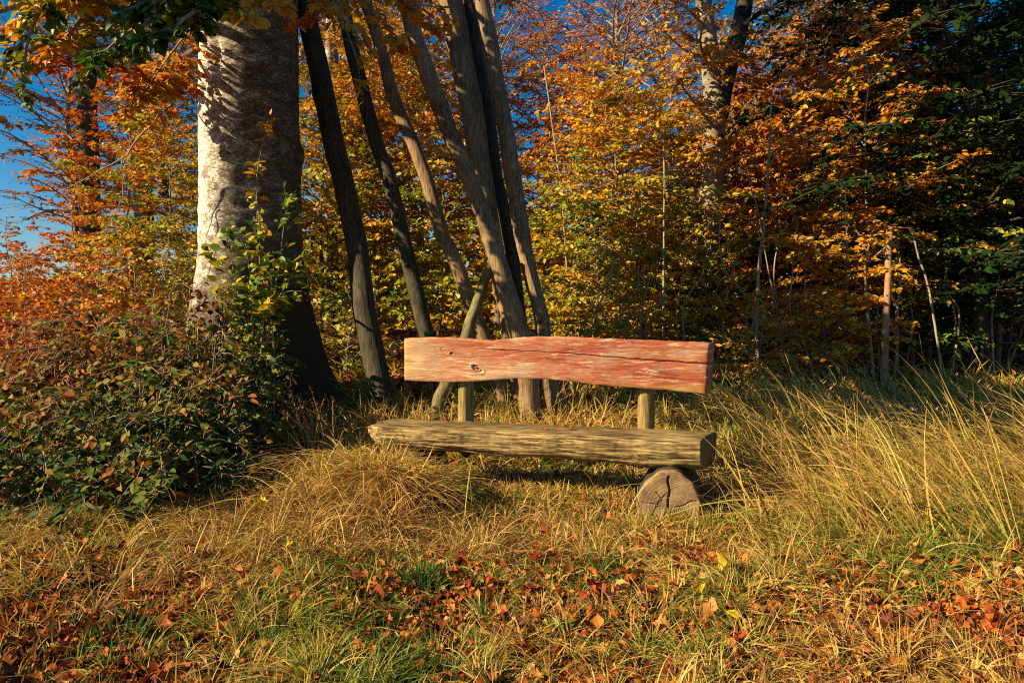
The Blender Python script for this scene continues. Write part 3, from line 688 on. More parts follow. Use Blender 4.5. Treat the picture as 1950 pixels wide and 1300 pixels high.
DATA = {}
def plant(name, label, cat, px, D, key, hue, s=1.0, rz=None, group=None, trunk_mat=None, x=None, sz=None):
    x = (px - CX) / F * D if x is None else x
    rz = ((px * 1.7 + D * 3.1) % 1.6) - .8 if rz is None else rz; flip = -1 if int(px) % 20 >= 10 and 0 else 1
    o = empty(name, (x, D, float(terrain(x, D)) - .03), label, cat, group, rz); o.scale = (s, s, s * (sz or 1))
    tm = M_POLE_DARK if key.startswith('dark') else M_TRUNK
    if key not in DATA:
        T, L, Wd, h = MESH[key]
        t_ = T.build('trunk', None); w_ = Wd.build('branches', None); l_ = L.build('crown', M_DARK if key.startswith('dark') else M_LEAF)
        t_.data.materials.append(tm); w_.data.materials.append(M_POLE_DARK if key.startswith('dark') else M_TWIG)
        DATA[key] = (t_.data, w_.data, l_.data)
        obs = (t_, w_, l_)
    else:
        obs = []
        for nm, dt in zip(('trunk', 'branches', 'crown'), DATA[key]):
            c = bpy.data.objects.new(nm, dt); col.objects.link(c); obs.append(c)
    for c in obs: c.parent = o; c.color = (hue, 0, 0, 1)
    return o

G1 = 'young beeches edging the clearing'
Y = [  # label, px, D, variant, hue, scale
 ('yellow green young beech seen between the big trunk and the first leaning pole', 610, 9.6, 'young_a', .30, .95),
 ('golden young beech in the gap between the first two leaning poles', 720, 10.2, 'young_b', .48, 1.0),
 ('leafy yellow young beech behind the crossing of the two poles', 830, 10.0, 'young_c', .36, 1.05),
 ('tall amber young beech whose top shows above the bundle of poles', 800, 11.5, 'young_d', .52, 1.05),
 ('yellow green low young beech directly right of the pole bundle', 1090, 9.3, 'young_c', .34, .92),
 ('bright golden young beech behind the middle of the backrest', 1160, 10.1, 'young_a', .44, 1.0),
 ('orange young beech between the bundle of poles and the forked tree', 1120, 11.6, 'young_b', .55, 1.0),
 ('golden green young beech just left of the forked tree', 1265, 9.8, 'young_b', .40, .80),
 ('green bushy young beech at the foot of the forked tree', 1330, 9.5, 'young_c', .36, .95),
 ('rust orange young beech just right of the forked tree', 1430, 10.8, 'young_a', .60, 1.05),
 ('slim amber young beech behind the right end of the backrest', 1400, 9.4, 'young_c', .50, .75),
 ('orange young beech behind the pale forked sapling', 1520, 11.2, 'young_b', .58, 1.08),
 ('low copper young beech left of the reddish straight sapling', 1590, 9.8, 'young_c', .56, .95),
 ('tall glowing orange young beech catching the sun on the right', 1650, 10.8, 'young_d', .52, 1.02),
 ('olive green young beech right of the reddish straight sapling', 1770, 9.6, 'young_a', .28, .95),
 ('orange topped young beech between glowing one and dark corner tree', 1740, 11.0, 'young_d', .50, .95),
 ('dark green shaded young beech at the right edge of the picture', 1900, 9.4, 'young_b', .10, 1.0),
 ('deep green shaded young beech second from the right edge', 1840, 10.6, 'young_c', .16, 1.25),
 ('red orange young beech at the far left edge under the blue sky', 20, 10.5, 'young_c', .74, .62),
 ('russet young beech below the dark slim trunk on the left', 150, 9.8, 'young_c', .70, .74),
 ('golden green young beech left of the big pale trunk', 320, 9.4, 'young_a', .42, .80),
 ('bronze young beech between dark slim trunk and big pale trunk', 255, 11.4, 'young_b', .60, .85),
]
for (lab, px, D, key, hue, s_) in Y:
    if px > 560:
        D2 = D - 10.2 + 12.6 - .0046 * (px - 800) if px < 1700 else D - .4
        if 1200 < px < 1550: D2 = 11.5
        elif px >= 1550: D2 = min(D2, 8.7 + (px > 1700) * .5)
        s_ = s_ * (D2 / D) ** .8; D = D2
        hue += .05 if px > 1240 and hue > .3 else 0
    plant('young_beech_tree', lab, 'tree', px, D, key, hue, s_, group=G1)
G2 = 'taller trees behind the young beeches'
T2 = [
 ('brown and orange tall beech behind the dark slim trunk on the left', 150, 16.0, 'sparse_a', .60, .66),
 ('greenish tall beech showing just left of the big pale trunk', 330, 15.5, 'mid_b', .46, .80),
 ('tall ochre beech behind the first leaning poles', 640, 16.0, 'mid_a', .48, 1.0),
 ('tall orange beech behind the middle of the leaning poles', 800, 17.5, 'mid_b', .56, .95),
 ('tall copper beech top right of the leaning pole bundle', 1040, 17.0, 'mid_a', .62, .85),
 ('thin crowned purplish brown tree against blue sky in the upper middle', 1180, 19.0, 'sparse_a', .72, 1.0),
 ('nearly bare tree with blue sky showing through, left of the forked tree', 1275, 21.0, 'sparse_b', .66, 1.0),
 ('tall amber beech wrapped around the forked tree', 1390, 16.5, 'mid_a', .50, .82),
 ('thin leaved tree with blue gaps right of the forked tree', 1540, 20.0, 'sparse_a', .45, .95),
 ('high orange beech in the upper right above the glowing sapling', 1660, 15.0, 'mid_b', .50, .92),
 ('sparse brown tree high above the leaning poles', 950, 22.0, 'sparse_b', .70, .95),
]
for (lab, px, D, key, hue, s_) in T2: plant('beech_tree', lab, 'tree', px, D, key, hue, s_, group=G2)
G3 = 'dark green trees on the shaded right'
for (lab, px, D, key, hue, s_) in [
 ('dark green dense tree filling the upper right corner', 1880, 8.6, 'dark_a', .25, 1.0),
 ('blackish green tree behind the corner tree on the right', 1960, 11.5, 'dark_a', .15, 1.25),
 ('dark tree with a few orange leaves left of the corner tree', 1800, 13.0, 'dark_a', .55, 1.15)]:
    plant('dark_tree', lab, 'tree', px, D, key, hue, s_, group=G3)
for (lab, px, D, key, hue, s_) in [
 ('red orange bush at the left edge below the blue sky', 40, 8.2, 'bush_a', .74, .85),
 ('russet bush between the left edge and the big trunk', 180, 8.0, 'bush_a', .70, .85),
 ('ochre low bush touching the left side of the big trunk', 310, 8.4, 'bush_a', .46, .85),
 ('low brown green bush behind the left end of the backrest', 660, 8.8, 'bush_b', .40, .9),
 ('yellow green low bush behind the middle of the backrest', 1130, 9.3, 'bush_a', .38, .9),
 ('olive low bush right of the yellow green one behind the backrest', 1240, 10.4, 'bush_a', .46, 1.0),
 ('dim brown green bush hiding the foot of the forked tree', 1345, 10.2, 'bush_a', .50, 1.15),
 ('copper low bush right of the backrest beyond the tall grass', 1440, 8.2, 'bush_b', .56, .75),
 ('orange leafed low bush below the pale forked sapling', 1560, 8.4, 'bush_b', .56, .85)]:
    plant('bush', lab, 'bush', px, D, key, hue, s_, group='low bushes around the clearing')
# trees standing outside the frame to the left that shade the right-hand side
for (lab, x, y, key, hue, s_) in [
 ('orange beech beyond the left edge of the picture', -13.0, 12.0, 'mid_b', .5, 1.2)]:
    plant('beech_tree', lab, 'tree', 0, y, key, hue, s_, group=G2, x=x)

# far wood : one mass
rng = np.random.default_rng(77); bl = Buf()
n = 110000
ax_ = rng.uniform(-34, 44, n); ay = rng.uniform(23, 34, n)
hmax = 4.5 + 3.0 * vnoise(ax_ * .3, ay * .1, 2) + np.where(ax_ < -9, -2.0, 0) + np.where(ax_ > 8, 4, 0)
hmax = np.where(ax_ < -14, 2.2, hmax); az_ = .5 + rng.uniform(0, 1, n) ** 1.5 * hmax
pos = np.stack([ax_, ay, az_], -1)
V_, F_, v_ = leaf_arrays(pos, rng.normal(0, 1, (n, 3)) * [1, 1, .4], unit(rng.normal(0, .6, (n, 3)) + [0, -.3, .8]), rng.uniform(.2, .42, n), 1.45 + .25 * vnoise(ax_ * .5, az_ * .6) + rng.normal(0, .07, n), rng, wide=.7)
bl.add(V_, F_, v=v_)
tag(bl.build('distant_wood', M_LEAF), 'far band of autumn wood behind all other trees', 'wood', kind='stuff')

# forked old tree on the right
D = 10.9; fx, fy = W(1352, 620, D)[:2]; fz = float(terrain(fx, fy)); O = np.array([fx, fy, fz])
ft = empty('forked_tree', tuple(O), 'old grey tree forking into two thick stems, right of centre', 'tree')
T = Buf()
sP = lambda L: resample([W(px, py, d) - O for px, py, d in L], 60)
wob = lambda a, s: 1 + .05 * np.sin(3 * a + s * 7) + .03 * np.sin(s * 40) + .03 * np.sin(5 * a)
v_, f_ = tube(sP([(1350, 680, D), (1350, 560, D), (1352, 400, D), (1356, 250, D), (1362, 195, D)]), np.linspace(.205, .165, 60), 24, wob); T.add(v_, f_)
v_, f_ = tube(sP([(1358, 230, D), (1350, 120, D), (1340, 50, D), (1332, -20, D), (1310, -200, D), (1290, -400, D)]), np.linspace(.165, .09, 60), 24, wob); T.add(v_, f_)
T.build('trunk', wood_mat('pale_forest_bark', [(.36, (.10, .08, .05)), (.5, (.26, .21, .14)), (.66, (.44, .37, .27))], 2, .4, 6, .5, moss=((.10, .11, .04), .56)), ft)
T = Buf(); v_, f_ = tube(sP([(1362, 225, D), (1378, 150, D), (1402, 70, D), (1418, -20, D + .2), (1450, -200, D + .4), (1500, -400, D + .5)]), np.linspace(.17, .09, 60), 24, wob); T.add(v_, f_)
T.build('stem', M_POLE_DARK, ft)
bl, bw = Buf(), Buf(); rng = np.random.default_rng(31)
for P in [[(1340, 60, D), (1300, 20, D - 1), (1250, 0, D - 1.5)], [(1345, 120, D), (1300, 100, D - .8), (1255, 60, D - 1.2)], [(1350, 140, D), (1330, 90, D - 1.5), (1340, 40, D - 2)], [(1360, 250, D), (1320, 200, D - 1), (1290, 160, D - 1.4)],
          [(1385, 130, D), (1420, 100, D - 1), (1440, 60, D - 1.4)], [(1380, 160, D), (1430, 150, D - .8), (1470, 110, D - 1)], [(1400, 60, D), (1470, 20, D - .6), (1540, 0, D - 1)], [(1330, -20, D), (1250, -60, D - 1), (1150, -60, D - 1.5)]]:
    spray(bl, bw, resample([W(*p) - O for p in P], 8), .03, rng, .085, 34, 1.5, .08, .6, .1)
bw.build('branches', M_TWIG, ft); bl.build('crown', M_LEAF, ft)
for c in ft.children: c.color = (0, 0, 0, 1)

# slim straight trunks
def slim(label, pts, D, r0, r1, mat, name='slim_tree', cat='tree', group=None, branches=(), leaves=0, v=1.5, seed=0, n=40):
    b0 = W(*pts[0], D)[:2]; O = np.array([b0[0], b0[1], float(terrain(*b0))])
    P = [W(px, py, D) - O for px, py in pts]; P[0][2] = -.1
    C = resample(P, n); r_ = np.random.default_rng(seed + 900); C += np.cumsum(r_.normal(0, .0022, C.shape), 0) * [1, 1, 0]
    e = empty(name, tuple(O), label, cat, group)
    v_, f_ = tube(C, np.linspace(r0, r1, n), 10, lambda a, s: 1 + .06 * np.sin(3 * a + s * 9) + .05 * np.sin(s * 60)); T = Buf(); T.add(v_, f_); T.build('trunk', mat, e)
    if branches or leaves:
        bl, bw = Buf(), Buf()
        for P in branches:
            C2 = resample([W(px, py, D + dd) - O for px, py, dd in P], 10); C2 += r_.normal(0, .01, C2.shape) * np.linspace(0, 1, 10)[:, None]
            v_, f_ = tube(C2, np.linspace(min(r0 * .5, .028), min(r1 * .4, .008), 10), 5, cap=False); bw.add(v_, f_)
            if leaves: spray(bl, bw, C2, .004, r_, .075, leaves, v, .07, .3, .09)
        bw.build('branches', M_TWIG, e)
        if leaves: bl.build('leaves', M_LEAF, e)
    return e
slim('dark slim trunk rising through orange leaves on the far left', [(172, 640), (172, 480), (172, 300), (170, 90), (168, -150)], 13.5, .21, .16, M_POLE_DARK,
     branches=[[(172, 300, 0), (120, 250, .3), (60, 240, .5)], [(172, 200, 0), (230, 160, -.2), (280, 120, -.3)], [(172, 350, 0), (100, 330, -.4), (40, 340, -.6)], [(172, 260, 0), (110, 200, -.5), (50, 180, -.6)],
               [(172, 400, 0), (230, 370, -.4), (270, 330, -.4)], [(172, 320, 0), (110, 290, -.6), (20, 290, -.9)], [(172, 420, 0), (110, 400, -.5), (50, 420, -.6)]], leaves=34, v=1.55, seed=3)
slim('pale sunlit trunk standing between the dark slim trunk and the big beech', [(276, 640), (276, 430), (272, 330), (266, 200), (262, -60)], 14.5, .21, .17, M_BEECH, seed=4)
slim('reddish straight sapling stem right of the bench in front of the wood', [(1686, 700), (1688, 600), (1692, 500), (1696, 436)], 7.9, .042, .034, wood_mat('red_bark', [(.3, (.16, .07, .03)), (.5, (.36, .18, .09)), (.7, (.46, .28, .16))], 2, .6, 6, .6), seed=5)
slim('pale forked sapling with thin bare side branches', [(1445, 690), (1442, 560), (1452, 420), (1458, 300), (1462, 205)], 8.6, .026, .012, M_TWIG,
     branches=[[(1450, 440, 0), (1436, 380, 0), (1408, 290, 0)], [(1456, 330, 0), (1500, 250, 0), (1535, 200, 0)], [(1448, 480, 0), (1490, 440, 0), (1510, 415, 0)], [(1460, 290, 0), (1490, 220, .2), (1510, 160, .2)]], seed=6)
slim('curving thin pale sapling between forked sapling and reddish stem', [(1668, 700), (1655, 620), (1648, 540), (1650, 470), (1665, 420)], 8.2, .020, .010, M_TWIG,
     branches=[[(1650, 480, 0), (1630, 440, 0), (1600, 400, 0)], [(1650, 500, 0), (1700, 460, 0), (1740, 440, 0)]], seed=7)
slim('thin upright pale sapling in front of golden leaves left of the forked tree', [(1265, 690), (1262, 520), (1263, 400), (1262, 280)], 9.6, .022, .010, M_TWIG, seed=8)
slim('crooked thin sapling immediately right of the reddish stem', [(1712, 700), (1706, 600), (1712, 520), (1700, 430)], 8.3, .018, .008, M_TWIG, seed=9, branches=[[(1708, 560, 0), (1740, 520, 0), (1770, 470, .2)]])
slim('twin stemmed thin sapling beside the pale forked one', [(1500, 690), (1482, 600), (1470, 530), (1476, 470)], 9.0, .014, .008, M_TWIG, seed=10, branches=[[(1490, 640, 0), (1470, 560, 0), (1462, 520, 0)]])
slim('leaning thin sapling near the shaded right edge', [(1800, 700), (1770, 560), (1745, 480), (1735, 440)], 7.8, .014, .008, M_TWIG, seed=11)
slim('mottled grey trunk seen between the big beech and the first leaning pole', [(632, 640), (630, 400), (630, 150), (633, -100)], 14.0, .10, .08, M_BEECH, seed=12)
slim('thin pale sapling up among the golden leaves right of the poles', [(1085, 690), (1080, 500), (1070, 350), (1040, 130)], 11.0, .02, .010, M_TWIG, seed=13)
r3 = np.random.default_rng(44)
for q in range(34):   # thin bare stems in the dark understorey
    px = float(r3.uniform(1060, 1930)); D_ = float(r3.uniform(8.2, 9.6)) + .6 * (px < 1500); tp_ = float(r3.uniform(380, 560)); dx = r3.normal(0, 14, 3)
    slim('thin grey bare stem among the crowded understorey right of the bench', [(px, 700), (px + dx[0], 600), (px + dx[1], (600 + tp_) / 2), (px + dx[1] + dx[2], tp_)], D_, .014, .006, M_TWIG, name='thin_sapling',
         group='thin stems in the understorey', seed=50 + q, n=14)

# ------------------------------------------------------------------ shoots climbing in front of the beech trunk
rng = np.random.default_rng(15)
def shoot(name, label, cat, D, stems, leafs, dens, v, vsd, tl, every=.06, mat=M_SHRUB, group=None):
    b0 = W(*stems[0][0][:2], D)[:2]; O = np.array([b0[0], b0[1], float(terrain(*b0))])
    e = empty(name, tuple(O), label, cat, group); bl, bw = Buf(), Buf()
    for st in stems:
        P = resample([W(p[0], p[1], D + (p[2] if len(p) > 2 else 0)) - O for p in st], 12)
        spray(bl, bw, P, .009, rng, leafs, dens, v, vsd, tl, every, flat=.9)
    bw.build('stem', M_TWIG, e); bl.build('leaves', mat, e); return e
shoot('tall_shoot', 'slender leafy shoot climbing the sunlit face of the big beech trunk', 'shrub', 6.3,
      [[(505, 800), (500, 640), (500, 480), (490, 360), (500, 290), (520, 225)]], .085, 36, 1.46, .07, .14, .08, mat=M_LEAF)
shoot('hornbeam_shrub', 'green leafed shrub in front of the middle of the big beech trunk', 'shrub', 6.2,
      [[(470, 800), (470, 640), (450, 540), (430, 430)], [(520, 800), (520, 640), (500, 540), (490, 400)], [(500, 800), (510, 640), (530, 520), (550, 370)], [(480, 800), (520, 600), (560, 520), (590, 480)],
       [(480, 800), (440, 620), (430, 540), (400, 470)], [(480, 800), (480, 560), (470, 480), (460, 440)], [(500, 800), (500, 620), (540, 560), (575, 555)], [(490, 800), (470, 640), (440, 590), (410, 560)]], .095, 30, 1.31, .09, .34, .08, mat=M_LEAF)

# ------------------------------------------------------------------ big dark shrub on the left
def shrub(label, px, D, h, rx, n_st, v, seed, leafs=.058, dens=40):
    rng = np.random.default_rng(seed); x = (px - CX) / F * D; O = np.array([x, D, float(terrain(x, D))])
    e = empty('shrub', tuple(O), label, 'shrub', 'shrubs left of the bench'); bl, bw = Buf(), Buf()
    for q in range(n_st):
        az = rng.uniform(0, 6.28); rr = rx * math.sqrt(rng.random()); hh = h * (1 - .55 * (rr / rx) ** 2) * (rng.uniform(.45, 1.12) if q % 6 else 1.35)
        b0 = np.array([math.cos(az) * rr * .35, math.sin(az) * rr * .35, -.02]); e0 = np.array([math.cos(az) * rr, math.sin(az) * rr, hh])
        tip = e0 + np.array([math.cos(az), math.sin(az), -.35]) * rng.uniform(.15, .35)
        P = resample([b0, b0 * .4 + e0 * .6 + [0, 0, .12 * h], e0, tip], 10)
        spray(bl, bw, P, .006, rng, leafs, dens, v + rng.normal(0, .09) + .16 * (hh / h - .6), .17, .24, .06, flat=1.1)
    bw.build('stems', M_TWIG, e); bl.build('leaves', M_SHRUB, e); return e
shrub('dark green bramble shrub, the nearest and lowest one at the left', 255, 4.35, .62, .62, 52, 1.32, 201)
shrub('small dark green shrub at the front of the thicket, reaching into the dry grass', 300, 3.95, .45, .46, 40, 1.26, 209)
shrub('low rusty green shrub at the left edge in front of the thicket', 70, 4.15, .42, .5, 36, 1.42, 210)
shrub('tangled green and brown shrub at the foot of the big beech trunk', 375, 5.1, .95, .62, 62, 1.46, 202)
shrub('brownish shrub at the left edge with reddish leaf tips', 90, 4.9, .66, .70, 56, 1.50, 203)
shrub('tall red tipped shrub between left edge and big trunk', 270, 5.6, 1.12, .80, 66, 1.60, 204)
shrub('green shrub mound in front of the shadowed trunk foot', 355, 4.55, .60, .50, 46, 1.32, 205)
shrub('mixed orange and green shrub farthest left behind the others', 60, 6.2, .95, .9, 50, 1.66, 206)
shrub('low yellowish shrub right behind the tall red tipped one', 400, 6.2, 1.15, .6, 44, 1.54, 207)

# ------------------------------------------------------------------ grass (uncountable)
rng = np.random.default_rng(99)
def scatter(n, d0, d1, margin=.5, power=1.6):
    """points inside the view's footprint, denser close by"""
    t = rng.random(n); D_ = (d0 ** -power + t * (d1 ** -power - d0 ** -power)) ** (-1 / power)
    x = (rng.random(n) * 2 - 1) * (D_ * .75 * 1.08 + margin); return x, D_
def px_of(x, y): return CX + x / y * F
BC, BS = math.cos(bang), math.sin(bang)
def bench_xy(x, y):
    return (x - bmid[0]) * BC + (y - bmid[1]) * BS, -(x - bmid[0]) * BS + (y - bmid[1]) * BC
def keep_off(x, y):
    bx, by = bench_xy(x, y)
    k = ~((np.abs(bx - .845) < .17) & (by > -.03) & (by < .45))
    k &= ~((np.abs(bx + .66) < .15) & (by > 0.0) & (by < .42))
    k &= np.hypot(x - TX, y - TY) > .6
    return k
def patch(x, y, f, s): return vnoise(x * f, y * f, s) * .6 + vnoise(x * f * 2.7, y * f * 2.7, s + 3) * .4

gb = Buf()
def add_grass(n, d0, d1, hfun, vfun, w=.0045, lean=(.45, .22), droop=(.35, .3), azc=None, azs=6.3, seg=5, dens=None, power=1.6, buf=None, clump=0, pts=None):
    x, y = scatter(n, d0, d1, power=power) if pts is None else pts; n = len(x); k = keep_off(x, y)
    if dens is not None: k &= rng.random(n) < dens(x, y)
    x, y = x[k], y[k]; m = len(x)
    if not m: return
    if clump:
        ix, iy = np.floor(x / clump), np.floor(y / clump); hs_ = lambda k: np.modf(np.abs(np.sin(ix * 12.9898 + iy * 78.233 + k) * 43758.5453))[0]
        cx_, cy_ = (ix + .1 + .8 * hs_(1)) * clump, (iy + .1 + .8 * hs_(2)) * clump
        pull = rng.uniform(.35, .95, m); x = x + (cx_ - x) * pull; y = y + (cy_ - y) * pull
        azb = hs_(3) * 6.28; hb = .4 + 1.1 * hs_(4); vb = (hs_(5) - .5) * .16
    h = hfun(x, y) * rng.uniform(.5, 1.25, m)
    if clump: h = h * hb
    bx, by = bench_xy(x, y)
    under = (np.abs(bx) < 1.05) & (by > -.10) & (by < .38); h = np.where(under, np.minimum(h, .17), h)
    front = (bx > -.45) & (bx < 1.0) & (by <= -.10) & (by > -.8); h = np.where(front, np.minimum(h, .15 + .10 * np.clip(-by - .1, 0, 1) ), h)
    az = rng.normal(azc, azs, m) if azc is not None else rng.uniform(0, 6.28, m)
    if clump and azc is None: az = azb + rng.normal(0, 1.1, m)
    root = np.stack([x, y, terrain(x, y) - .01], -1)
    le = np.clip(rng.normal(lean[0], lean[1], m), 0, .93); dp = np.clip(rng.normal(droop[0], droop[1], m), 0, .95)
    V_, F_, v_ = blades(root, h, az, le, dp, np.full(m, w) * rng.uniform(.45, 1.7, m) * np.clip(y / 4, .8, 2.2), vfun(x, y, m) + (vb if clump else 0), rng, seg)
    (buf or gb).add(V_, F_, v=v_)
greenness = lambda x, y: patch(x, y, 1.5, 7)
def leafzone(x, y):   # 0..1 : where fallen leaves win over grass
    p = px_of(x, y); d = 1 - smooth((y - 2.3) / 1.0)
    left = np.clip((700 - p) / 500, 0, 1); right = np.clip((p - 1000) / 500, 0, 1)
    return np.clip(d * (.24 + .72 * left + .32 * right) + patch(x, y, 3.1, 3) * .75 - .05, 0, 1)
# short tangled mat, straw with green patches
vm = lambda x, y, m: 1.66 - .32 * np.clip(greenness(x, y) * 1.6 + .15, 0, 1) + rng.normal(0, .15, m)
add_grass(150000, 1.75, 5.2, lambda x, y: .115 + .07 * patch(x, y, 2, 1) + .05 * (y > 3.0), vm, w=.0047, clump=.075, dens=lambda x, y: 1 - .86 * leafzone(x, y), lean=(.55, .25), droop=(.62, .35))
# fine green grass standing up in patches
add_grass(52000, 1.75, 5.2, lambda x, y: .085 + 0 * x, lambda x, y, m: 1.20 + rng.normal(0, .09, m), w=.0038, clump=.12, dens=lambda x, y: np.clip(greenness(x, y) * 2.2 + .5, 0.12, 1) * (1 - .68 * leafzone(x, y)), lean=(.35, .2), droop=(.25, .2))
# mid distance
add_grass(60000, 5.0, 9.5, lambda x, y: .24 + .06 * patch(x, y, 1, 2), lambda x, y, m: 1.60 + rng.normal(0, .13, m) - .12 * (px_of(x, y) > 1350), w=.0065, clump=.16, seg=4, power=1.0, lean=(.45, .25), droop=(.4, .3),
          dens=lambda x, y: np.clip(1 - (y - 7.5) / 2.5, .15, 1))
tag(gb.build('grass', M_GRASS), 'matted straw coloured and green grass covering the clearing', 'grass', kind='stuff')
# curly dry mound left of the bench and around the beech foot
gb2 = Buf()
mound = lambda x, y: np.clip(np.exp(-((px_of(x, y) - 690) / 135) ** 2 - ((y - 3.9) / .60) ** 2) * 1.3, 0, 1)
add_grass(150000, 3.0, 5.6, lambda x, y: .29 + 0 * x, lambda x, y, m: 1.73 + rng.normal(0, .13, m), w=.0052, dens=lambda x, y: mound(x, y) * .5, clump=.10, lean=(.35, .2), droop=(.8, .25), buf=gb2, seg=7)
add_grass(0, 0, 0, lambda x, y: .33 + 0 * x, lambda x, y, m: 1.70 + rng.normal(0, .12, m), w=.006, pts=((lambda D_, p: ((p - CX) / F * D_, D_))(rng.normal(3.96, .10, 4200), rng.normal(765, 42, 4200))), lean=(.35, .2), droop=(.7, .25), buf=gb2, seg=7)
add_grass(0, 0, 0, lambda x, y: .24 + 0 * x, lambda x, y, m: 1.60 + rng.normal(0, .14, m), w=.006, pts=(rng.uniform(-.5, 1.7, 2600), rng.normal(4.12, .10, 2600)), lean=(.3, .2), droop=(.6, .3), buf=gb2, seg=7)
add_grass(0, 0, 0, lambda x, y: .21 + 0 * x, lambda x, y, m: 1.70 + rng.normal(0, .18, m), w=.005, pts=((lambda D_, p: ((p - CX) / F * D_, D_))(rng.normal(3.66, .16, 4200), rng.uniform(-60, 560, 4200))), lean=(.35, .2), droop=(.7, .3), buf=gb2, seg=7)
add_grass(0, 0, 0, lambda x, y: .13 + 0 * x, lambda x, y, m: 1.56 + rng.normal(0, .14, m), w=.0045, pts=((lambda D_, p: ((p - CX) / F * D_, D_))(rng.uniform(3.5, 3.66, 500), rng.uniform(1195, 1360, 500))), lean=(.35, .2), droop=(.5, .3), buf=gb2, seg=6)
tag(gb2.build('curly_dry_grass', M_GRASS), 'curly brown dry grass heaped between the shrub and the bench', 'grass', kind='stuff')
# long straw on the right leaning up to the left, tips arching
gb3 = Buf()
def swath(x, y): p = px_of(x, y); return (1 - .75 * smooth((p - 1620 - 130 * (6 - y)) / 150) * smooth((y - 4.6) / .8)) * smooth((p - 1400 - 25 * (4 - y)) / 220) * smooth((y - 2.9) / .6) * smooth((7.6 - y) / 1.5)
add_grass(52000, 2.9, 7.5, lambda x, y: .60 + .14 * patch(x, y, 1.3, 5), lambda x, y, m: 1.60 + rng.normal(0, .13, m), w=.0055, clump=.20, dens=lambda x, y: swath(x, y) * .34, lean=(.58, .2), droop=(.38, .28), azc=2.75, azs=.75, seg=8, buf=gb3, power=1.2)
add_grass(9000, 3.6, 7.0, lambda x, y: .55 + 0 * x, lambda x, y, m: 1.62 + rng.normal(0, .08, m), w=.004, dens=lambda x, y: np.clip((px_of(x, y) > 1330) * .3, 0, 1), lean=(.4, .2), droop=(.5, .2), azc=2.6, azs=.8, seg=8, buf=gb3, power=1.2)
tag(gb3.build('long_straw_grass', M_GRASS), 'long pale straw grass leaning to the left on the right of the bench', 'grass', kind='stuff')
# upright tall stalks with seed heads
gb4 = Buf()
def stalk(px, py, D, h, az, lean_, droop_, v=1.66, w=.0045, head=True):
    x = (px - CX) / F * D; z = float(terrain(x, D)); r = np.array([[x, D, z]])
    V_, F_, v_ = blades(r, np.array([h]), np.array([az]), np.array([lean_]), np.array([droop_]), np.array([w]), np.array([v]), rng, 14, .3); gb4.add(V_, F_, v=v_)
    if head:
        C = (V_[0::2] + V_[1::2]) / 2
        for t in range(9, 14):
            for q in range(3):
                p0 = C[t] + (C[t + 1] - C[t]) * rng.random() if t < 14 else C[t]
                V2, F2, v2 = blades(np.array([p0]), np.array([.028]), rng.uniform(0, 6.28, 1), np.array([.5]), np.array([.2]), np.array([.004]), np.array([v + .08]), rng, 2); gb4.add(V2, F2, v=v2)
for q in range(60):
    stalk(rng.uniform(400, 660), 0, rng.uniform(4.4, 5.2), rng.uniform(.5, .85), rng.normal(2.6, .5), rng.uniform(.1, .55), rng.uniform(.1, .4), 1.78)
for q in range(90):
    stalk(rng.uniform(1480, 2050), 0, rng.uniform(3.9, 5.8), rng.uniform(.65, .95), rng.normal(2.7, .25), rng.uniform(.35, .7), rng.uniform(.15, .5), 1.66)
for q in range(50):
    stalk(rng.uniform(1350, 1700), 0, rng.uniform(5.5, 7.4), rng.uniform(.5, .8), rng.normal(2.4, .9), rng.uniform(.1, .4), rng.uniform(.2, .6), 1.62)
for q in range(22):
    stalk(rng.uniform(-20, 300), 0, rng.uniform(3.9, 4.6), rng.uniform(.6, .95), rng.normal(.6, .8), rng.uniform(.05, .4), rng.uniform(.05, .3), 1.62)
for q in range(40):
    stalk(rng.uniform(600, 1360), 0, rng.uniform(4.9, 6.2), rng.uniform(.4, .62), rng.uniform(0, 6.28), rng.uniform(.05, .4), rng.uniform(.1, .5), 1.66)
for q in range(14):
    stalk(rng.uniform(790, 1330), 0, rng.uniform(3.5, 3.75), rng.uniform(.25, .5), rng.uniform(0, 6.28), rng.uniform(.05, .4), rng.uniform(.2, .6), 1.62, head=False)
tag(gb4.build('grass_stalks', M_GRASS), 'tall thin grass stalks with seed heads standing above the mat', 'grass', kind='stuff')

# green tufts, countable
def tuft(label, px, py, D, n, h, v, seed, spread=.06):
    r_ = np.random.default_rng(seed); x = (px - CX) / F * D; O = np.array([x, D, float(terrain(x, D))])
    az = r_.uniform(0, 6.28, n); rr = spread * np.sqrt(r_.random(n)); root = np.stack([np.cos(az) * rr, np.sin(az) * rr, np.full(n, -.01)], -1)
    V_, F_, v_ = blades(root, h * r_.uniform(.5, 1.1, n), az + r_.normal(0, .4, n), np.clip(r_.normal(.35, .18, n), .02, .8), np.clip(r_.normal(.3, .2, n), 0, .9), np.full(n, .005), v + r_.normal(0, .05, n), r_, 7)
    o = make('grass_tuft', V_, F_, M_GRASS, None, {'v': v_}); o.location = O; tag(o, label, 'grass tuft', 'green grass tufts in the foreground'); return o
tuft('upright dark green grass tuft standing below the middle of the bench', 800, 1130, 2.75, 170, .17, 1.08, 1)
tuft('low dark green grass tuft at the bottom left among red leaves', 215, 1240, 2.27, 190, .13, 1.08, 2, .08)
tuft('light green spreading grass tuft right of the upright dark one', 940, 1190, 2.45, 120, .13, 1.24, 3, .05)
tuft('bright green fine grass tuft below the sawn log end', 1150, 1080, 3.0, 120, .13, 1.18, 4)
tuft('green grass tuft at the bottom edge right of the middle', 1240, 1290, 2.12, 130, .10, 1.15, 5, .07)
tuft('green grass tuft near the lower right corner', 1760, 1230, 2.3, 120, .10, 1.16, 6, .08)
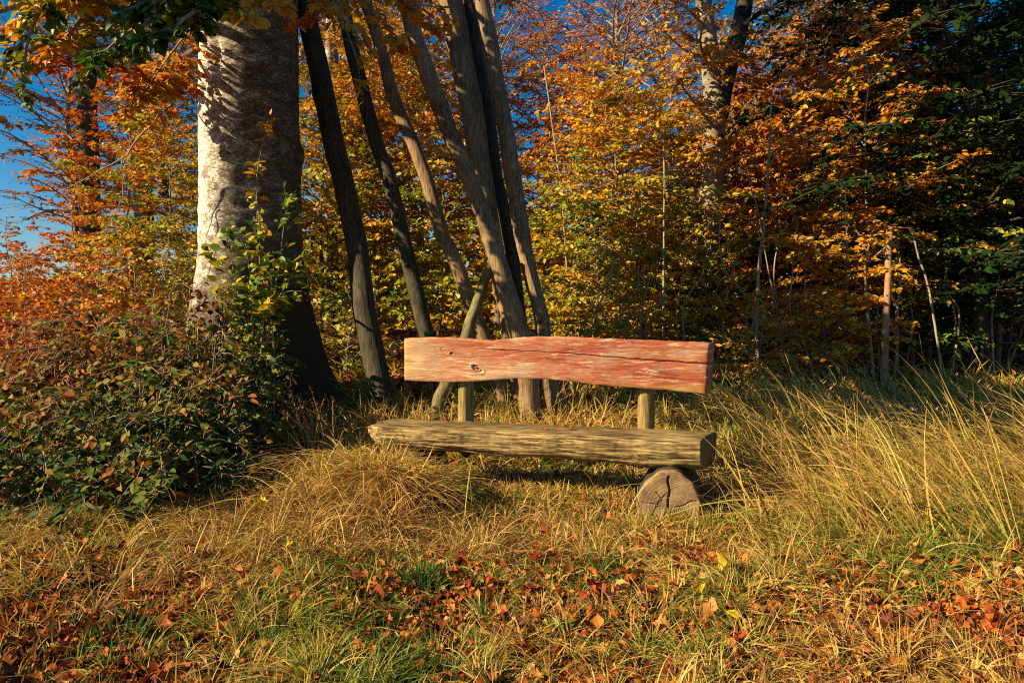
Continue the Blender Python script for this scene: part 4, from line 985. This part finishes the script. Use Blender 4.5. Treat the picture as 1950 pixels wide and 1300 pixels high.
tuft('small green grass tuft leaning against the sawn log end', 1290, 990, 3.62, 50, .16, 1.30, 7, .04)

# ------------------------------------------------------------------ fallen leaves (litter)
def curled(pos, size, v, rng, nu=5, nv=4):
    n = len(pos); u = np.linspace(0, 1, nu + 1)[None, :, None]; w = np.linspace(-1, 1, nv + 1)[None, None, :]
    L = size[:, None, None]
    lob = rng.uniform(.0, .30, (n, 1, 1)); wid = rng.uniform(.32, .52, (n, 1, 1))
    half = wid * np.sin(np.pi * np.clip(u * .92 + .05, 0, 1)) ** .7 * (1 + lob * np.sin(u * 19 + rng.uniform(0, 6, (n, 1, 1))))
    x_ = (u - .5) + lob * .25 * np.abs(w) ** 2 * np.sin(u * 7); y_ = half * w
    ku = rng.normal(.3, 1.5, (n, 1, 1)); kv = rng.normal(.8, 1.4, (n, 1, 1))
    z_ = ku * (u - .5) ** 2 * .55 + kv * y_ ** 2 + rng.normal(0, .018, (n, nu + 1, nv + 1)) + .06 * np.sin(w * 5 + u * 4 + rng.uniform(0, 6, (n, 1, 1)))
    x_ = x_ + 0 * y_
    Pn = np.stack([x_ * L, y_ * L, z_ * L], -1).reshape(n, -1, 3)
    az = rng.uniform(0, 6.28, n); t1 = rng.normal(0, .26, n); t2 = rng.normal(0, .26, n)
    def rot(P, a, i, j):
        c, s = np.cos(a)[:, None], np.sin(a)[:, None]; Q = P.copy(); Q[..., i] = P[..., i] * c - P[..., j] * s; Q[..., j] = P[..., i] * s + P[..., j] * c; return Q
    Pn = rot(rot(rot(Pn, t1, 1, 2), t2, 0, 2), az, 0, 1) + pos[:, None]
    m = (nu + 1) * (nv + 1); i, j = np.meshgrid(np.arange(nu), np.arange(nv), indexing='ij'); b = (i * (nv + 1) + j).ravel()
    f = np.stack([b, b + nv + 1, b + nv + 2, b + 1], -1)
    return Pn.reshape(-1, 3), (np.arange(n)[:, None, None] * m + f[None]).reshape(-1, 4), np.repeat(v, m)
lb = Buf(); rng = np.random.default_rng(123)
x, y = scatter(105000, 1.75, 5.0, power=1.3)
k = rng.random(len(x)) < np.clip(leafzone(x, y) * 1.1, .03 + .17 * np.clip((3.6 - y) / 1.2, 0, 1), 1); k &= keep_off(x, y); x, y = x[k], y[k]; n = len(x)
lz = leafzone(x, y)
pos = np.stack([x, y, terrain(x, y) + rng.uniform(.005, .05, n) * (1.1 - .5 * lz)], -1)
V_, F_, v_ = curled(pos, np.clip(.029 * np.exp(rng.normal(0, .38, n)), .012, .060), 1.58 + rng.normal(0, .30, n) + .12 * np.clip((900 - px_of(x, y)) / 900, -1, 1), rng); lb.add(V_, F_, v=v_)
x, y = scatter(40000, 5.0, 14, power=.7); k = keep_off(x, y) & (rng.random(len(x)) < np.clip((y - 5) / 3, .12, 1)); x, y = x[k], y[k]; n = len(x)
pos = np.stack([x, y, terrain(x, y) + rng.uniform(.005, .05, n)], -1)
V_, F_, v_ = leaf_arrays(pos, rng.normal(0, 1, (n, 3)) * [1, 1, .3], unit(rng.normal(0, .5, (n, 3)) + [0, 0, 1]), rng.uniform(.06, .10, n), 1.5 + rng.normal(0, .2, n), rng, wide=.7, curl=.4); lb.add(V_, F_, v=v_)
tag(lb.build('leaf_litter', M_LITTER), 'curled red brown fallen leaves strewn over the ground', 'leaf litter', kind='stuff')

# single fallen leaves one can point at
M_YLEAF = leaf_mat('yellow_leaf', [(0, (.62, .50, .03)), (.5, (.58, .42, .02)), (1, (.5, .25, .02))], 8, .5, .25)
def one_leaf(label, p, size, mat, seed, v=1.4, tilt=.3):
    r_ = np.random.default_rng(seed); V_, F_, v_ = curled(np.zeros((1, 3)), np.array([size * .78]), np.array([v]), r_, 10, 8)
    V_[:, 2] -= V_[:, 2].min()
    o = make('fallen_leaf', V_, F_, mat, None, {'v': v_}); o.location = p; tag(o, label, 'leaf', 'single fallen leaves'); return o
def gl(px, py, dz=.09):
    dz *= .7
    D_ = (CAM_H - dz) * F / (py - HY); x = (px - CX) / F * D_; return (x, D_, float(terrain(x, D_)) + dz)
one_leaf('bright yellow leaf in the grass, the upper of the two right of centre', gl(1385, 1100), .08, M_YLEAF, 1)
one_leaf('small yellow leaf among brown ones just left of the bright yellow leaf', gl(1338, 1137), .06, M_YLEAF, 2)
one_leaf('pale yellow leaf with brown rim below the bright yellow leaf', gl(1400, 1178), .075, M_YLEAF, 3)
one_leaf('yellow leaf on the dry grass in the left foreground', gl(550, 1045, .12), .07, M_YLEAF, 4)
one_leaf('pale yellow leaf caught high in the curly dry grass', gl(495, 975, .22), .09, M_YLEAF, 5)
one_leaf('large orange leaf at the bottom edge right of the middle', gl(1060 + 15, 1085, .09), .08, M_LITTER, 6, 1.25)
one_leaf('large curled orange leaf in the grass near the right edge', gl(1862, 978, .12), .10, M_LITTER, 7, 1.35)
one_leaf('dark red curled leaf in the grass right of the bench shadow', gl(1590, 935, .12), .085, M_LITTER, 8, 1.75)
one_leaf('big red brown leaf at the bottom left of the dark tuft', gl(580, 1282, .06), .07, M_LITTER, 9, 1.65)
def on_seat(px, u_, size, seed, label, mat, v=1.4):
    xl = to_local(W(px, 830, 3.98))[0]; c, s_ = math.cos(bang), math.sin(bang)
    one_leaf(label, (bmid[0] + xl * c - u_ * s_, bmid[1] + xl * s_ + u_ * c, .452), size, mat, seed, v)
on_seat(1032, .12, .045, 11, 'small orange leaf lying on the seat, left of the yellow one', M_LITTER, 1.45)
on_seat(1067, .25, .05, 12, 'yellow brown leaf lying on the middle of the seat', M_YLEAF, 1.7)
on_seat(1084, .14, .04, 13, 'reddish leaf lying on the seat, the rightmost of the leaves there', M_LITTER, 1.6)
on_seat(806, .22, .045, 14, 'rust brown leaf lying near the left end of the seat', M_LITTER, 1.7)

# small broad leaved weeds
def weed(label, px, D, h, n, leafs, seed, v=1.05, dz=0):
    r_ = np.random.default_rng(seed); x = (px - CX) / F * D; O = np.array([x, D, float(terrain(x, D))])
    e = empty('weed_plant', tuple(O), label, 'plant', 'green weeds'); bl, bw = Buf(), Buf()
    for q in range(n):
        az = q * 2.4; e0 = np.array([math.cos(az) * h * .5, math.sin(az) * h * .5, h * r_.uniform(.6, 1.1)]); P = resample([(0, 0, 0), e0 * [.3, .3, .7], e0], 6)
        v_, f_ = tube(P, .002, 4, cap=False); bw.add(v_, f_)
        m = 7; pos = P[r_.integers(2, 6, m)]; V_, F_, vv = leaf_arrays(pos, unit(r_.normal(0, 1, (m, 3)) * [1, 1, .3]), unit(r_.normal(0, .3, (m, 3)) + [0, -.3, 1]), leafs * r_.uniform(.6, 1.2, m), v + r_.normal(0, .05, m), r_, wide=.75); bl.add(V_, F_, v=vv)
    bw.build('stem', M_GRASS, e); bl.build('leaves', M_WEED, e)
M_WEED = leaf_mat('weed_leaf', [(0, (.06, .18, .015)), (1, (.25, .38, .03))], 3, .3, .4)
weed('bright green weed sprouting behind the seat, below the poles', 965, 5.3, .27, 9, .06, 1, 1.7)
weed('small light green rosette weed in the bottom foreground', 1065, 2.28, .06, 6, .035, 2, 1.6)
weed('yellow green weed under the left part of the seat', 885, 3.85, .20, 7, .035, 3, 1.7)
weed('green leafy weed right of the leaning straw near the right edge', 1830, 4.3, .25, 8, .05, 4, 1.2)
weed('green weed between big trunk and first leaning pole', 670, 6.6, .4, 9, .07, 5, 1.4)
